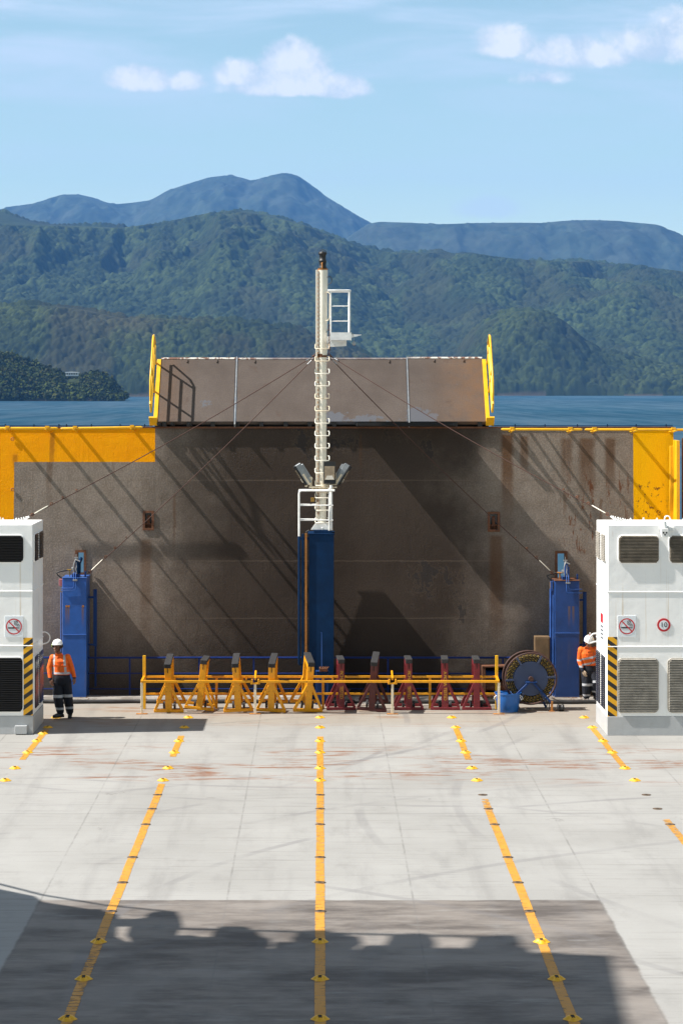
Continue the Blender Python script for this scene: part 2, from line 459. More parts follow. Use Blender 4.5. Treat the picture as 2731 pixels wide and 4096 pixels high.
# ---------------------------------------------------------------- deck
def deck_material():
    m, t, b = mat_new('deck_paint')
    o = t.obj(); x, y, z = t.xyz(o)
    big = t.noise(o, 0.28, 5, 0.6)
    med = t.noise(t.mapping(o, (0.9, 0.35, 1)), 1.6, 7, 0.65)
    fine = t.noise(o, 22, 4, 0.6)
    scr = t.noise(t.mapping(o, (0.35, 5.5, 1)), 1.5, 8, 0.68)          # scuffs running athwart
    col = t.mix(t.smooth(big, 0.3, 0.7), (0.375, 0.365, 0.345), (0.455, 0.445, 0.425))
    col = t.mix(t.math('MULTIPLY', t.smooth(med, 0.5, 0.75), 0.55), col, (0.30, 0.29, 0.275))
    col = t.mix(t.math('MULTIPLY', t.smooth(scr, 0.52, 0.72), 0.5), col, (0.23, 0.215, 0.20))
    col = t.mix(t.math('MULTIPLY', t.smooth(fine, 0.5, 0.75), 0.16), col, (0.25, 0.24, 0.23))
    # worn bare plating of the access ramp (a painted-on rectangle of the deck)
    wob = t.math('MULTIPLY', t.math('SUBTRACT', t.noise(o, 3, 6), 0.5), 0.10)
    inside = t.box(t.math('ADD', x, wob), t.math('ADD', y, wob), -4.17, 4.17, -9.0, 33.47, 0.03)
    w1 = t.noise(t.mapping(o, (0.35, 1.0, 1), (3, 2, 0)), 1.3, 8, 0.68)
    w2 = t.noise(t.mapping(o, (0.5, 9.0, 1), (1, 7, 0)), 1.0, 8, 0.7)
    w3 = t.noise(t.mapping(o, (1, 1, 1), (9, 3, 0)), 0.55, 4, 0.55)
    worn = t.mix(t.smooth(w1, 0.38, 0.62), (0.110, 0.091, 0.080), (0.275, 0.240, 0.212))
    worn = t.mix(t.math('MULTIPLY', t.smooth(w2, 0.52, 0.7), 0.65), worn, (0.10, 0.085, 0.082))
    worn = t.mix(t.math('MULTIPLY', t.smooth(w3, 0.46, 0.66), 0.6), worn, (0.35, 0.315, 0.285))
    inside = t.math('MULTIPLY', inside, t.smooth(t.noise(t.mapping(o, (0.5, 2.0, 1), (6, 6, 0)), 1.4, 8, 0.7), 0.30, 0.46, 0.55, 0.95))
    col = t.mix(inside, col, worn)
    # rust smears at the ramp knuckle and in front of the racks
    rn = t.noise(t.mapping(o, (0.55, 3.2, 1), (4, 1, 0)), 1.7, 9, 0.7)
    rb = t.noise(t.mapping(o, (0.33, 0.8, 1), (2.3, 5, 0)), 1.0, 3, 0.5)
    z1 = t.box(x, y, -9, 10, 43.6, 47.6, 1.0)
    z2 = t.box(x, y, -9, 10, 51.0, 54.6, 0.7)
    rm = t.math('MULTIPLY', t.smooth(rn, 0.47, 0.62), t.smooth(rb, 0.45, 0.58))
    rm = t.math('MULTIPLY', rm, t.math('ADD', t.math('MULTIPLY', z1, 1.2), t.math('MULTIPLY', z2, 1.0)), clamp=True)
    col = t.mix(rm, col, t.mix(fine, (0.36, 0.15, 0.06), (0.20, 0.09, 0.055)))
    warm = t.math('MULTIPLY', z2, 0.45)
    col = t.mix(warm, col, (0.38, 0.31, 0.23))
    # welded plate seams along the deck
    for xs in (-6.9, -4.15, -1.385, 1.385, 4.15, 6.9):
        dx = t.math('ABSOLUTE', t.math('SUBTRACT', t.math('ADD', x, t.math('MULTIPLY', wob, 0.25)), xs))
        ln = t.smooth(dx, 0.008, 0.024, 1, 0)
        dn = t.noise(t.mapping(o, (1, 0.5, 1), (xs, 0, 0)), 2.5, 5, 0.7)
        col = t.mix(t.math('MULTIPLY', ln, t.smooth(dn, 0.40, 0.62, 0.08, 0.5)), col, (0.19, 0.18, 0.17))
    for ys in (24.6, 29.05, 40.3, 48.4):
        dy = t.math('ABSOLUTE', t.math('SUBTRACT', t.math('ADD', y, t.math('MULTIPLY', wob, 0.3)), ys))
        ln = t.smooth(dy, 0.012, 0.04, 1, 0)
        col = t.mix(t.math('MULTIPLY', ln, 0.35), col, (0.19, 0.18, 0.17))
    # curved tyre scuffs
    for (cx, cy, rr, wd, a) in ((9, 30, 12.2, .11, .35), (9, 30, 13.9, .11, .3), (-14, 52, 16.0, .10, .32), (-12, 58, 17.5, .12, .3),
                                (3, 60, 19.0, .10, .3), (1.5, 62, 19.2, .10, .28), (14, 20, 19.5, .12, .25), (-9, 20, 17, .12, .25), (-3, 29, 13.5, .10, .25), (-3, 29, 15.2, .10, .25), (20, 41, 17.5, .12, .22), (20, 41, 19.3, .12, .22), (2, 66, 24, .12, .2), (2, 66, 25.8, .12, .2)):
        d = t.math('SQRT', t.math('ADD', t.math('POWER', t.math('SUBTRACT', x, cx), 2), t.math('POWER', t.math('SUBTRACT', y, cy), 2)))
        ln = t.smooth(t.math('ABSOLUTE', t.math('SUBTRACT', d, rr)), wd*0.4, wd, 1, 0)
        ln = t.math('MULTIPLY', ln, t.smooth(t.noise(t.mapping(o, (1, 1, 1), (cx, cy, 0)), 0.33, 4), 0.44, 0.62))
        col = t.mix(t.math('MULTIPLY', ln, min(.6, a*1.35)), col, (0.22, 0.21, 0.215))
    # oil drips, and faint wheel tracks along each lane
    sp = t.noise(t.mapping(o, (1, 1, 1), (13, 4, 0)), 1.15, 6, 0.7)
    col = t.mix(t.math('MULTIPLY', t.smooth(sp, 0.645, 0.70), 0.4), col, (0.17, 0.155, 0.145))
    tn = t.noise(t.mapping(o, (2.5, 0.25, 1), (5, 5, 0)), 1.0, 6, 0.65)
    for xs in (-5.45, -3.7, -2.4, -0.65, 0.65, 2.4, 3.7, 5.45):
        q = t.smooth(t.math('ABSOLUTE', t.math('SUBTRACT', x, xs)), 0.12, 0.30, 1, 0)
        col = t.mix(t.math('MULTIPLY', t.math('MULTIPLY', q, t.smooth(tn, 0.42, 0.68)), 0.26), col, (0.20, 0.19, 0.185))
    # short transverse tread prints
    tp = t.math('FRACT', t.math('MULTIPLY', y, 5.5))
    tr = t.math('MULTIPLY', t.smooth(tp, 0.4, 0.5), t.smooth(t.noise(t.mapping(o, (2.2, 0.22, 1), (8, 2, 0)), 0.75, 3), 0.62, 0.70))
    col = t.mix(t.math('MULTIPLY', tr, 0.16), col, (0.2, 0.2, 0.21))
    col = t.mix(1.0, col, (0.725, 0.728, 0.725), 'MULTIPLY')
    t.put(b.inputs['Base Color'], col)
    t.put(b.inputs['Roughness'], t.math('ADD', 0.55, t.math('MULTIPLY', scr, 0.2)))
    b.inputs['Specular IOR Level'].default_value = 0.3
    hgt = t.math('ADD', t.math('MULTIPLY', fine, 0.5), t.math('MULTIPLY', scr, 0.8))
    t.put(b.inputs['Normal'], t.bump(hgt, 0.25, 0.006))
    return m

d = MB()
d.box(-13.5, 13.5, -6.0, 55.2, -0.25, 0.0)
deck = d.build('deck', deck_material()); tag(deck, 'white painted steel vehicle deck with scuffs and rust smears', 'deck', kind='structure')

def line_material():
    m, t, b = mat_new('lane_line_paint')
    o = t.obj(); x, y, z = t.xyz(o)
    n = t.noise(t.mapping(o, (1, 0.5, 1)), 5, 8, 0.7)
    n2 = t.noise(t.mapping(o, (0.8, 6, 1)), 2.0, 8, 0.7)
    c = t.mix(t.smooth(n, 0.3, 0.7), (0.50, 0.225, 0.018), (0.56, 0.265, 0.025))
    c = t.mix(t.math('MULTIPLY', t.smooth(n2, 0.50, 0.66), 0.7), c, (0.32, 0.19, 0.08))
    t.put(b.inputs['Base Color'], c)
    b.inputs['Roughness'].default_value = 0.6
    # worn away along the edges and towards the knuckle
    tr = t.n.new('ShaderNodeBsdfTransparent'); mx = t.n.new('ShaderNodeMixShader')
    at = t.new('ShaderNodeAttribute', attribute_name='wear')
    v = t.math('ADD', at.outputs['Fac'], t.math('MULTIPLY', t.math('SUBTRACT', t.noise(t.mapping(o, (1.5, 4, 1)), 3.5, 9, 0.75), 0.5), 4.2))
    t.put(mx.inputs[0], t.smooth(v, 0.48, 0.66))
    t.l.new(b.outputs[0], mx.inputs[1]); t.l.new(tr.outputs[0], mx.inputs[2])
    out = [q for q in t.n if q.type == 'OUTPUT_MATERIAL'][0]
    t.l.new(mx.outputs[0], out.inputs[0])
    return m
LM = line_material()
def ydisp(yd):            # enlarged-view row -> distance on the deck
    return H * F / ((yd * K) - CY)
def lane(xc, segs):
    """segs: (row0, row1, wear0, wear1)"""
    vs, fs, wr = [], [], []
    for (r0, r1, w0, w1) in segs:
        y0, y1 = ydisp(r0), ydisp(r1); n = 24; base = len(vs)
        for i in range(n + 1):
            f = i / n; y = y0 + (y1 - y0) * f; w = w0 + (w1 - w0) * f
            jit = 0.004 * math.sin(y*1.7) 
            for q, e in ((-1, .25), (-.8, 0), (.8, 0), (1, .25)):
                vs.append((xc + q*0.069 + jit, y, 0.004)); wr.append(w + e + .07)
        for i in range(n):
            for j in range(3):
                a = base + i*4 + j
                fs.append((a, a+1, a+5, a+4))
    me = bpy.data.meshes.new('lane_line'); me.from_pydata(vs, [], fs)
    at = me.attributes.new('wear', 'FLOAT', 'POINT'); at.data.foreach_set('value', wr)
    me.materials.append(LM)
    o = bpy.data.objects.new('lane_line', me); COL.objects.link(o)
    return tag(o, kind='structure')
lane(-6.1, [(1676, 1745, .05, .25)])
lane(-3.04, [(1690, 1738, .1, .3), (1800, 2130, .25, .08), (2130, 2215, .2, .42), (2215, 2420, .4, .12)])
lane(0.0, [(1692, 1795, .15, .3), (1795, 2420, .3, .05)])
lane(3.04, [(1674, 1745, .1, .35), (1835, 1900, .5, .12), (1900, 2420, .12, .1)])
lane(6.1, [(1674, 1768, .1, .35), (1882, 2000, .45, .1)])

# ---------------------------------------------------------------- water
def water_material():
    m, t, b = mat_new('sea_water')
    o = t.obj()
    n1 = t.noise(t.mapping(o, (0.5, 1, 1)), 0.11, 5, 0.6)
    n2 = t.noise(t.mapping(o, (0.6, 1, 1)), 0.016, 4, 0.55)
    n3 = t.noise(t.mapping(o, (0.3, 1, 1)), 0.0032, 3, 0.5)
    h = t.math('ADD', t.math('MULTIPLY', n1, 1.4), t.math('MULTIPLY', n2, 5.0))
    c = t.mix(t.smooth(n3, 0.35, 0.65), (0.004, 0.040, 0.075), (0.005, 0.050, 0.090))
    # small whitecaps
    wc = t.noise(t.mapping(o, (0.35, 1, 1), (31, 7, 0)), 0.06, 6, 0.62)
    wm = t.math('MULTIPLY', t.smooth(wc, 0.70, 0.735), t.smooth(t.noise(o, 0.004, 3), 0.42, 0.6))
    c = t.mix(t.math('MULTIPLY', wm, 0.8), c, (0.65, 0.72, 0.76))
    # a wind-roughened sea: mostly the dark water body, part sky sheen that varies with the ripples
    t.put(b.inputs['Base Color'], c); b.inputs['Roughness'].default_value = 1.0; b.inputs['Specular IOR Level'].default_value = 0.0
    g = t.new('ShaderNodeBsdfGlossy'); g.inputs['Roughness'].default_value = 0.35
    nb = t.bump(h, 0.6, 1.0); t.put(g.inputs['Normal'], nb)
    r1 = t.noise(t.mapping(o, (0.07, 0.004, 1)), 1.0, 5, 0.65); r2 = t.noise(t.mapping(o, (0.004, 0.0007, 1)), 1.0, 3, 0.5)
    fac = t.math('ADD', t.smooth(r1, 0.32, 0.70, 0.05, 0.17), t.smooth(r2, 0.35, 0.65, 0.0, 0.07))
    mx = t.new('ShaderNodeMixShader'); t.put(mx.inputs[0], fac); t.l.new(b.outputs[0], mx.inputs[1]); t.l.new(g.outputs[0], mx.inputs[2])
    out = [q for q in t.n if q.type == 'OUTPUT_MATERIAL'][0]; t.l.new(mx.outputs[0], out.inputs[0])
    return m
wv = MB(); wv.quad((-9000, -150, WATER_Z), (9000, -150, WATER_Z), (9000, 25500, WATER_Z), (-9000, 25500, WATER_Z))
tag(wv.build('water', water_material()), kind='structure')

# ---------------------------------------------------------------- hills
def vnoise(x, y, seed):
    """smooth value noise, vectorised"""
    r = np.random.default_rng(seed); T = r.random((256, 256))
    xi = np.floor(x).astype(int); yi = np.floor(y).astype(int)
    fx = x - xi; fy = y - yi
    fx = fx*fx*(3-2*fx); fy = fy*fy*(3-2*fy)
    a = T[xi & 255, yi & 255]; b_ = T[(xi+1) & 255, yi & 255]; c = T[xi & 255, (yi+1) & 255]; d_ = T[(xi+1) & 255, (yi+1) & 255]
    return (a*(1-fx)+b_*fx)*(1-fy) + (c*(1-fx)+d_*fx)*fy
def fbm(x, y, seed, oct=4, g=0.5):
    s = 0; a = 1; tot = 0
    for k in range(oct):
        s = s + a*vnoise(x*2**k, y*2**k, seed+k); tot += a; a *= g
    return s/tot
def canopy(X, Y, cell, seed):
    """tree crowns: height of the nearest rounded crown and a value per tree"""
    r = np.random.default_rng(seed); J = r.random((512, 512, 4))
    gx = np.floor(X/cell).astype(int); gy = np.floor(Y/cell).astype(int)
    best = np.full(X.shape, -9.0); idv = np.zeros(X.shape)
    for i in (-1, 0, 1):
        for j in (-1, 0, 1):
            q = J[(gx+i) & 511, (gy+j) & 511]
            px = (gx+i+q[..., 0])*cell; py = (gy+j+q[..., 1])*cell
            rad = cell*(0.62+0.5*q[..., 2])
            d2 = ((X-px)**2+(Y-py)**2)/rad**2
            h = rad*(np.sqrt(np.maximum(0.0, 1-d2*0.8))*1.0) - cell*0.3 + rad*0.35*(q[..., 3]-.5)
            m = h > best
            best = np.where(m, h, best); idv = np.where(m, q[..., 3], idv)
    return np.maximum(best, -cell*0.35), idv

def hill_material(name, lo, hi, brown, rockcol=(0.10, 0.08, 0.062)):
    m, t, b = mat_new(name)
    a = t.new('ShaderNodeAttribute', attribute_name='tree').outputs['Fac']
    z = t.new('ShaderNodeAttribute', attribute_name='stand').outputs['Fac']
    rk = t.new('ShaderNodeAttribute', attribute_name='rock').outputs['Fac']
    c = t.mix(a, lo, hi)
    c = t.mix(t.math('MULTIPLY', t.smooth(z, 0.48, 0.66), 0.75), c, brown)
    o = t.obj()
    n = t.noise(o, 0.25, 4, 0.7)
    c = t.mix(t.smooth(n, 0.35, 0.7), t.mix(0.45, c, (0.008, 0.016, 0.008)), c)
    big = t.smooth(t.noise(t.mapping(o, (1, .5, 1)), 0.0045, 4, 0.6), 0.36, 0.66)
    c = t.mix(big, t.mix(0.55, c, (0.004, 0.009, 0.004)), c)
    c = t.mix(rk, c, rockcol)
    t.put(b.inputs['Base Color'], c); b.inputs['Roughness'].default_value = 0.9
    b.inputs['Specular IOR Level'].default_value = 0.1
    t.put(b.inputs['Normal'], t.bump(n, 0.6, 2.0))
    return m

def hill(name, sil, Dr, Df, step, cell, mat, seed, spur=0.16, steep=1.0, crown=1.0, back=500):
    """sil: skyline in enlarged-view pixels, at ridge distance Dr; shore (or foot) at Df"""
    px = np.array([p[0]*K for p in sil]); py = np.array([p[1]*K for p in sil])
    x0 = (px[0]-CX)*Dr/F; x1 = (px[-1]-CX)*Dr/F
    nx = int((x1-x0)/step)+1; ny = int((Dr-Df+back)/(step*1.6))+1
    xs = np.linspace(x0, x1, nx); ys = np.linspace(Df, Dr+back, ny)
    X, Y = np.meshgrid(xs, ys)
    # slide sideways with depth so spurs run towards the viewer
    sx = X/Dr*F+CX
    # smoothed skyline height above the water at the ridge
    zr = H + (CY-np.interp(sx, px, py))*Dr/F - WATER_Z
    k = max(3, int(18/step*2)|1)
    ker = np.ones(k)/k
    zr1 = np.convolve(np.pad(zr[0], k//2, mode='edge'), ker, 'valid')[:nx]
    zr = np.maximum(np.tile(zr1, (ny, 1)) - cell*0.45*crown, 0)
    tt = (Y-Df)/(Dr-Df)
    warp = (fbm(X/420+3, Y/900, seed+50, 3)-.5)*0.5
    front = np.clip(tt, 0, 1)
    sh = np.sin(np.clip(front, 0, 1)*math.pi/2)**steep
    sh = np.where(tt > 1, 1-0.35*((tt-1)*(Dr-Df)/back)**1.5, sh)
    n1 = fbm(X/330+warp*2, Y/1100, seed, 4, 0.5)-.5
    n2 = fbm(X/120+warp*3, Y/420, seed+9, 3, 0.5)-.5
    mask = np.sin(np.clip(front, 0, 1)*math.pi)
    g = zr*sh*(1+spur*2.6*n1*mask+spur*0.45*n2*mask)
    cr, idv = canopy(X, Y, cell, seed+77)
    edge = np.clip(g/(cell*1.2), 0, 1)
    cl2, _ = canopy(X, Y, cell*3.1, seed+41)
    cr = cr + cl2*0.55
    Z = WATER_Z-1.0 + g + cr*crown*edge
    # do not poke above the photographed skyline
    top = WATER_Z + (zr+cell*1.1)*1.0
    zlim = H + (top-H)*Y/Dr
    Z = np.where((tt < 1), np.minimum(Z, zlim), Z)
    rock = np.clip(1-(g-0.3)/ (1.0+2.5*vnoise(X/60, Y/60, seed+5)), 0, 1) * (vnoise(X/90, Y/200, seed+6) > 0.45)
    stand = fbm(X/230, Y/500, seed+31, 4, 0.55)
    V = np.stack([X, Y, Z], -1).reshape(-1, 3)
    i = np.arange(nx*ny).reshape(ny, nx)
    Fq = np.stack([i[:-1, :-1], i[:-1, 1:], i[1:, 1:], i[1:, :-1]], -1).reshape(-1, 4)
    o = np_mesh(name, V, Fq, mat, True, {'tree': idv, 'stand': stand, 'rock': rock})
    return tag(o, kind='structure')

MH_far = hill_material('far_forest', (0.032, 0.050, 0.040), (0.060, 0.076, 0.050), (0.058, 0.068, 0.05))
MH = hill_material('forest', (0.004, 0.009, 0.004), (0.064, 0.088, 0.027), (0.040, 0.042, 0.018))
MH_low = hill_material('scrub_forest', (0.003, 0.007, 0.003), (0.060, 0.078, 0.020), (0.052, 0.044, 0.020))
MH_mid = hill_material('slope_forest', (0.003, 0.007, 0.003), (0.054, 0.072, 0.022), (0.040, 0.038, 0.018))
MH_near = hill_material('headland_ground', (0.02, 0.03, 0.012), (0.045, 0.06, 0.02), (0.05, 0.05, 0.025))

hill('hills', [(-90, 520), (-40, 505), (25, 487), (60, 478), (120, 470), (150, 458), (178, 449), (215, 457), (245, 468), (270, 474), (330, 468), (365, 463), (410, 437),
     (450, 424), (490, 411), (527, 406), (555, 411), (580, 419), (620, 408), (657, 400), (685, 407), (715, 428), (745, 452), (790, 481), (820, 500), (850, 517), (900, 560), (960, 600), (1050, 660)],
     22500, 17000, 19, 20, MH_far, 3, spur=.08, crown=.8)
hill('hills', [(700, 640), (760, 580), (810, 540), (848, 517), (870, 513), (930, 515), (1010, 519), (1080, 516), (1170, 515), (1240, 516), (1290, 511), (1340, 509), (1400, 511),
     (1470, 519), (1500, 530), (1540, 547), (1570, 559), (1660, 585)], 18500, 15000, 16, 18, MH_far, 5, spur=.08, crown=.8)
hill('hills', [(-90, 478), (0, 488), (30, 498), (80, 513), (130, 520), (200, 521), (300, 527), (350, 522), (400, 513), (450, 503), (500, 492), (560, 486), (620, 497), (700, 519),
     (760, 545), (820, 568), (880, 581), (930, 584), (1000, 581), (1080, 590), (1150, 600), (1200, 602), (1260, 604), (1340, 601), (1400, 612), (1470, 625), (1568, 633), (1660, 645)],
     11500, 7600, 4.6, 12, MH, 7, spur=.26, crown=1.5)
hill('hills', [(-90, 706), (0, 709), (60, 704), (130, 706), (200, 715), (260, 730), (300, 737), (340, 731), (420, 738), (480, 736), (560, 741), (600, 745), (680, 760), (760, 788),
     (830, 812), (870, 832), (910, 872), (940, 908)], 6550, 6050, 3.3, 9, MH_low, 13, spur=.16, crown=1.45, steep=.9, back=260)
hill('hills', [(985, 908), (1010, 870), (1040, 830), (1075, 775), (1110, 745), (1150, 724), (1200, 716), (1250, 724), (1285, 745), (1320, 780), (1370, 805), (1440, 820), (1500, 838), (1580, 850), (1670, 862)],
     7500, 6900, 3.4, 10, MH_mid, 19, spur=.2, crown=1.45, steep=.9, back=260)
hill('hills', [(-110, 815), (0, 816), (30, 823), (60, 836), (100, 852), (130, 858), (150, 869), (190, 872), (215, 862), (240, 868), (262, 888), (276, 906), (289, 920)],
     3960, 3800, 2.6, 6, MH_near, 23, spur=.1, steep=.62, crown=0.5, back=80)

# trees of the wooded headland: one mass of crowns made of leaf clumps
def headland_forest():
    sil = [(-110, 812), (0, 814), (30, 821), (60, 834), (100, 850), (130, 856), (150, 868), (190, 871), (215, 860), (240, 866), (262, 886), (278, 910)]
    sx = [p[0] for p in sil]; sy = [p[1] for p in sil]
    Vs = []; Fs = []; tr = []; st = []; base = 0
    r = np.random.default_rng(5)
    # leaf clump card directions on a crown
    for k in range(3200):
        yd = 3801 + 163*r.random()**1.25
        xd = -60 + 345*r.random()
        zt = H + (CY-np.interp(xd, sx, sy)*K)*3960/F - WATER_Z
        t = np.clip((yd-3800)/160, 0, 1)
        if abs(xd-165) < 26 and 0.30 < t < 0.75 : continue
        g = zt*np.sin(t*math.pi/2)**.62
        X = (xd*K-CX)*yd/F; Zb = WATER_Z+g-2.0
        rad = 1.7+3.4*r.random()**1.6; hgt = rad*(0.8+1.3*r.random())
        n = 42
        u = r.normal(size=(n, 3)); u /= np.linalg.norm(u, axis=1)[:, None]
        u[:, 2] = np.abs(u[:, 2])*1.0-0.15
        lob = r.normal(size=(5, 3))*np.array([.75, .75, .45])*rad
        c = u*np.array([rad, rad, hgt])*(0.35+0.35*r.random((n, 1))) + lob[r.integers(0, 5, n)] + np.array([X, yd, Zb+hgt*0.6])
        a = r.normal(size=(n, 3)); a -= u*(a*u).sum(1)[:, None]*0.75; a /= np.linalg.norm(a, axis=1)[:, None]
        b = np.cross(u, a); s = rad*(0.24+0.26*r.random((n, 1)))
        q = np.stack([c-a*s-b*s, c+a*s-b*s*.8, c+a*s*.9+b*s, c-a*s+b*s*.9], 1).reshape(-1, 3)
        Vs.append(q); Fs.append(np.arange(n*4).reshape(n, 4)+base); base += n*4
        tr.append(np.repeat(np.clip(r.random()*0.75+0.25*r.random(n), 0, 1), 4)); st.append(np.full(n*4, 0.35+0.3*r.random()))
    o = np_mesh('forest', np.concatenate(Vs), np.concatenate(Fs), MH_low2, False,
                {'tree': np.concatenate(tr), 'stand': np.concatenate(st), 'rock': np.zeros(base)})
    tag(o, 'dark green bush covering the low headland above the water', 'forest', kind='stuff')
MH_low2 = hill_material('headland_trees', (0.022, 0.042, 0.010), (0.135, 0.165, 0.034), (0.10, 0.09, 0.03))
headland_forest()

def far_house():
    D = 3868
    p = W(289, 1497, D)
    rt = thing('house', 'small white house among the trees on the low headland', 'house', p)
    w = MB(); w.box(-10.5, 10.5, 0, 9, -3.2, 2.6)
    w.build('wall', paint('house_wall', (0.62, 0.64, 0.62), 0.6), rt, local=True)
    rf = MB(); rf.prism([(-12, 2.6), (12, 2.6), (11.2, 3.7), (0, 4.5), (-11.2, 3.7)], (0, -1, 0), (1, 0, 0), (0, 0, 1), (0, 1, 0), 11)
    rf.build('roof', paint('house_roof', (0.7, 0.72, 0.72), 0.5), rt, local=True)
    wn = MB()
    for i in range(5): wn.box(-9.6+i*4, -6.6+i*4, -0.08, 0.02, -0.6, 1.9)
    wn.build('window', paint('house_glass', (0.03, 0.04, 0.05), 0.1), rt, local=True)
far_house()

# ---------------------------------------------------------------- air
hz = MB(); hz.box(-9500, 9500, -300, 26000, WATER_Z-3, 2450)
def haze_material():
    m = bpy.data.materials.new('haze'); m.use_nodes = True
    t = NT(m.node_tree); t.n.clear()
    out = t.new('ShaderNodeOutputMaterial'); v = t.new('ShaderNodeVolumePrincipled')
    v.inputs['Color'].default_value = (0.15, 0.43, 1.0, 1)
    v.inputs['Density'].default_value = 2.5e-5
    v.inputs['Anisotropy'].default_value = 0.0
    t.l.new(v.outputs[0], out.inputs['Volume'])
    return m
haze = hz.build('haze', haze_material()); tag(haze, kind='stuff')

# ================================================================== STERN DOOR (a raised ramp that leans back 3 degrees)
DW, TW = 55.45, math.tan(R(3)) 
CW = math.cos(R(3))
def WL(px, py):
    """photo pixel -> (x, s): place on the leaning door, s measured up along it"""
    k = (py-CY)/F
    z = (H-k*DW)/(1+TW*k); D = DW+TW*z
    return (px-CX)*D/F, z/CW
def door_material():
    m, t, b = mat_new('door_grit_paint')
    o = t.obj(); x, y, z = t.xyz(o)
    grit = t.noise(o, 26, 4, 0.62)
    big = t.noise(o, 0.5, 5, 0.6)
    med = t.noise(o, 2.4, 7, 0.65)
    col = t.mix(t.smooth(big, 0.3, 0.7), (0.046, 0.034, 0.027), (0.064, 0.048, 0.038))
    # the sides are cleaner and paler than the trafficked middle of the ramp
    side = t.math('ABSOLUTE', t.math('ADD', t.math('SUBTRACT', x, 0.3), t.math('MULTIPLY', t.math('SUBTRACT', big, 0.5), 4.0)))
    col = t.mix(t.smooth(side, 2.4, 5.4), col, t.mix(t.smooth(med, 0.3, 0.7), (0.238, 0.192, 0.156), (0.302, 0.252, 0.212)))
    col = t.mix(t.smooth(grit, 0.42, 0.62), t.mix(0.27, col, (0.032, 0.024, 0.019)), col)
    # peeled areas of darker undercoat with jagged lower edge
    pe = t.noise(t.mapping(o, (1.2, 1, 0.9), (2, 0, 5)), 1.1, 9, 0.72)
    topm = t.box(x, z, -1.2, 3.1, 5.9, 6.7, 0.5)
    midm = t.box(x, z, 1.5, 4.0, 1.6, 3.5, 0.6)
    pm = t.math('ADD', t.math('MULTIPLY', topm, 0.15), t.math('MULTIPLY', midm, 0.11))
    peel = t.smooth(t.math('ADD', pe, pm), 0.665, 0.675)
    col = t.mix(t.math('MULTIPLY', peel, 0.6), col, (0.032, 0.029, 0.029))
    edge = t.math('MULTIPLY', t.smooth(t.math('ADD', pe, pm), 0.652, 0.664), t.smooth(t.math('ADD', pe, pm), 0.666, 0.680, 1, 0))
    col = t.mix(t.math('MULTIPLY', edge, 0.35), col, (0.12, 0.085, 0.06))
    # plate seams and vertical scratches
    for zs in (1.95, 3.36, 5.35):
        dz = t.math('ABSOLUTE', t.math('SUBTRACT', t.math('ADD', z, t.math('MULTIPLY', t.math('SUBTRACT', med, .5), 0.06)), zs))
        col = t.mix(t.math('MULTIPLY', t.smooth(dz, 0.006, 0.022, 1, 0), 0.30), col, (0.17, 0.13, 0.10))
    sc = t.noise(t.mapping(o, (11, 1, 0.5)), 1.0, 5, 0.6)
    col = t.mix(t.math('MULTIPLY', t.smooth(sc, 0.66, 0.72), 0.35), col, (0.07, 0.058, 0.05))
    # brown rust runs
    def run(xc, w, z0, z1, a, c=(0.095, 0.042, 0.016)):
        xx = t.math('ADD', x, t.math('MULTIPLY', t.math('SUBTRACT', med, 0.5), 0.14))
        q = t.smooth(t.math('ABSOLUTE', t.math('SUBTRACT', xx, xc)), w*0.35, w, 1, 0)
        v = t.math('MULTIPLY', t.smooth(z, z0, z0+(z1-z0)*0.75), t.smooth(z, z1-0.06, z1+0.04, 1, 0))
        return t.math('MULTIPLY', t.math('MULTIPLY', q, v), a), c
    for r_ in [(4.63, .20, 3.9, 6.5, .8), (5.05, .14, 5.2, 6.45, .65), (6.1, .2, 5.0, 6.4, .6), (6.6, .28, 4.4, 6.4, .7), (7.18, .18, 4.6, 6.4, .7), (4.35, .24, 0.6, 4.0, .6),
               (-4.3, .2, 0.9, 3.9, .5), (-6.7, .10, 4.4, 6.5, .5), (-3.6, .05, 3.2, 5.0, .4), (-7.7, .12, 3.8, 5.2, .35), (1.0, .05, 5.2, 6.5, .3),
               (6.05, .05, 4.2, 5.1, .45), (6.95, .05, 3.7, 4.9, .5), (-5.1, .06, 5.0, 6.4, .25)]:
        f, c = run(*r_)
        col = t.mix(f, col, c)
    # yellow painted borders
    xl, sl = WL(58, 1900); xr, sr = WL(621, 1848); xq, sq = WL(2531, 1900)
    wob = t.math('MULTIPLY', t.math('SUBTRACT', t.noise(o, 14, 3), 0.5), 0.02)
    xw = t.math('ADD', x, wob); zw = t.math('ADD', z, wob)
    ya = t.math('MAXIMUM', t.smooth(xw, xl-.004, xl+.004, 1, 0), t.math('MULTIPLY', t.smooth(xw, xr-.004, xr+.004, 1, 0), t.smooth(zw, sr-.004, sr+.004)))
    yb = t.smooth(xw, xq-.004, xq+.004)
    ym = t.math('MAXIMUM', ya, yb)
    yc = t.mix(t.smooth(med, 0.3, 0.7), (0.88, 0.32, 0.0), (0.92, 0.37, 0.0))
    yc = t.mix(t.math('MULTIPLY', yb, 0.7), yc, (0.92, 0.53, 0.0))
    yc = t.mix(t.math('MULTIPLY', t.smooth(grit, 0.45, 0.65, 1, 0), 0.14), yc, (0.50, 0.22, 0.01))
    # rust spots on the right border, runs on the left one
    rs = t.smooth(t.noise(t.mapping(o, (1, 1, 0.75), (3, 0, 1)), 8.5, 8, 0.7), 0.56, 0.60)
    rs = t.math('MULTIPLY', rs, t.box(x, z, xq+.02, xq+0.78, 4.15, 5.3, 0.16))
    f1, _ = run(-6.63, .09, 5.2, 6.55, .55); f2, _ = run(-7.55, .1, 5.5, 6.0, .5)
    yc = t.mix(t.math('MAXIMUM', t.math('MAXIMUM', f1, f2), rs), yc, (0.17, 0.06, 0.015))
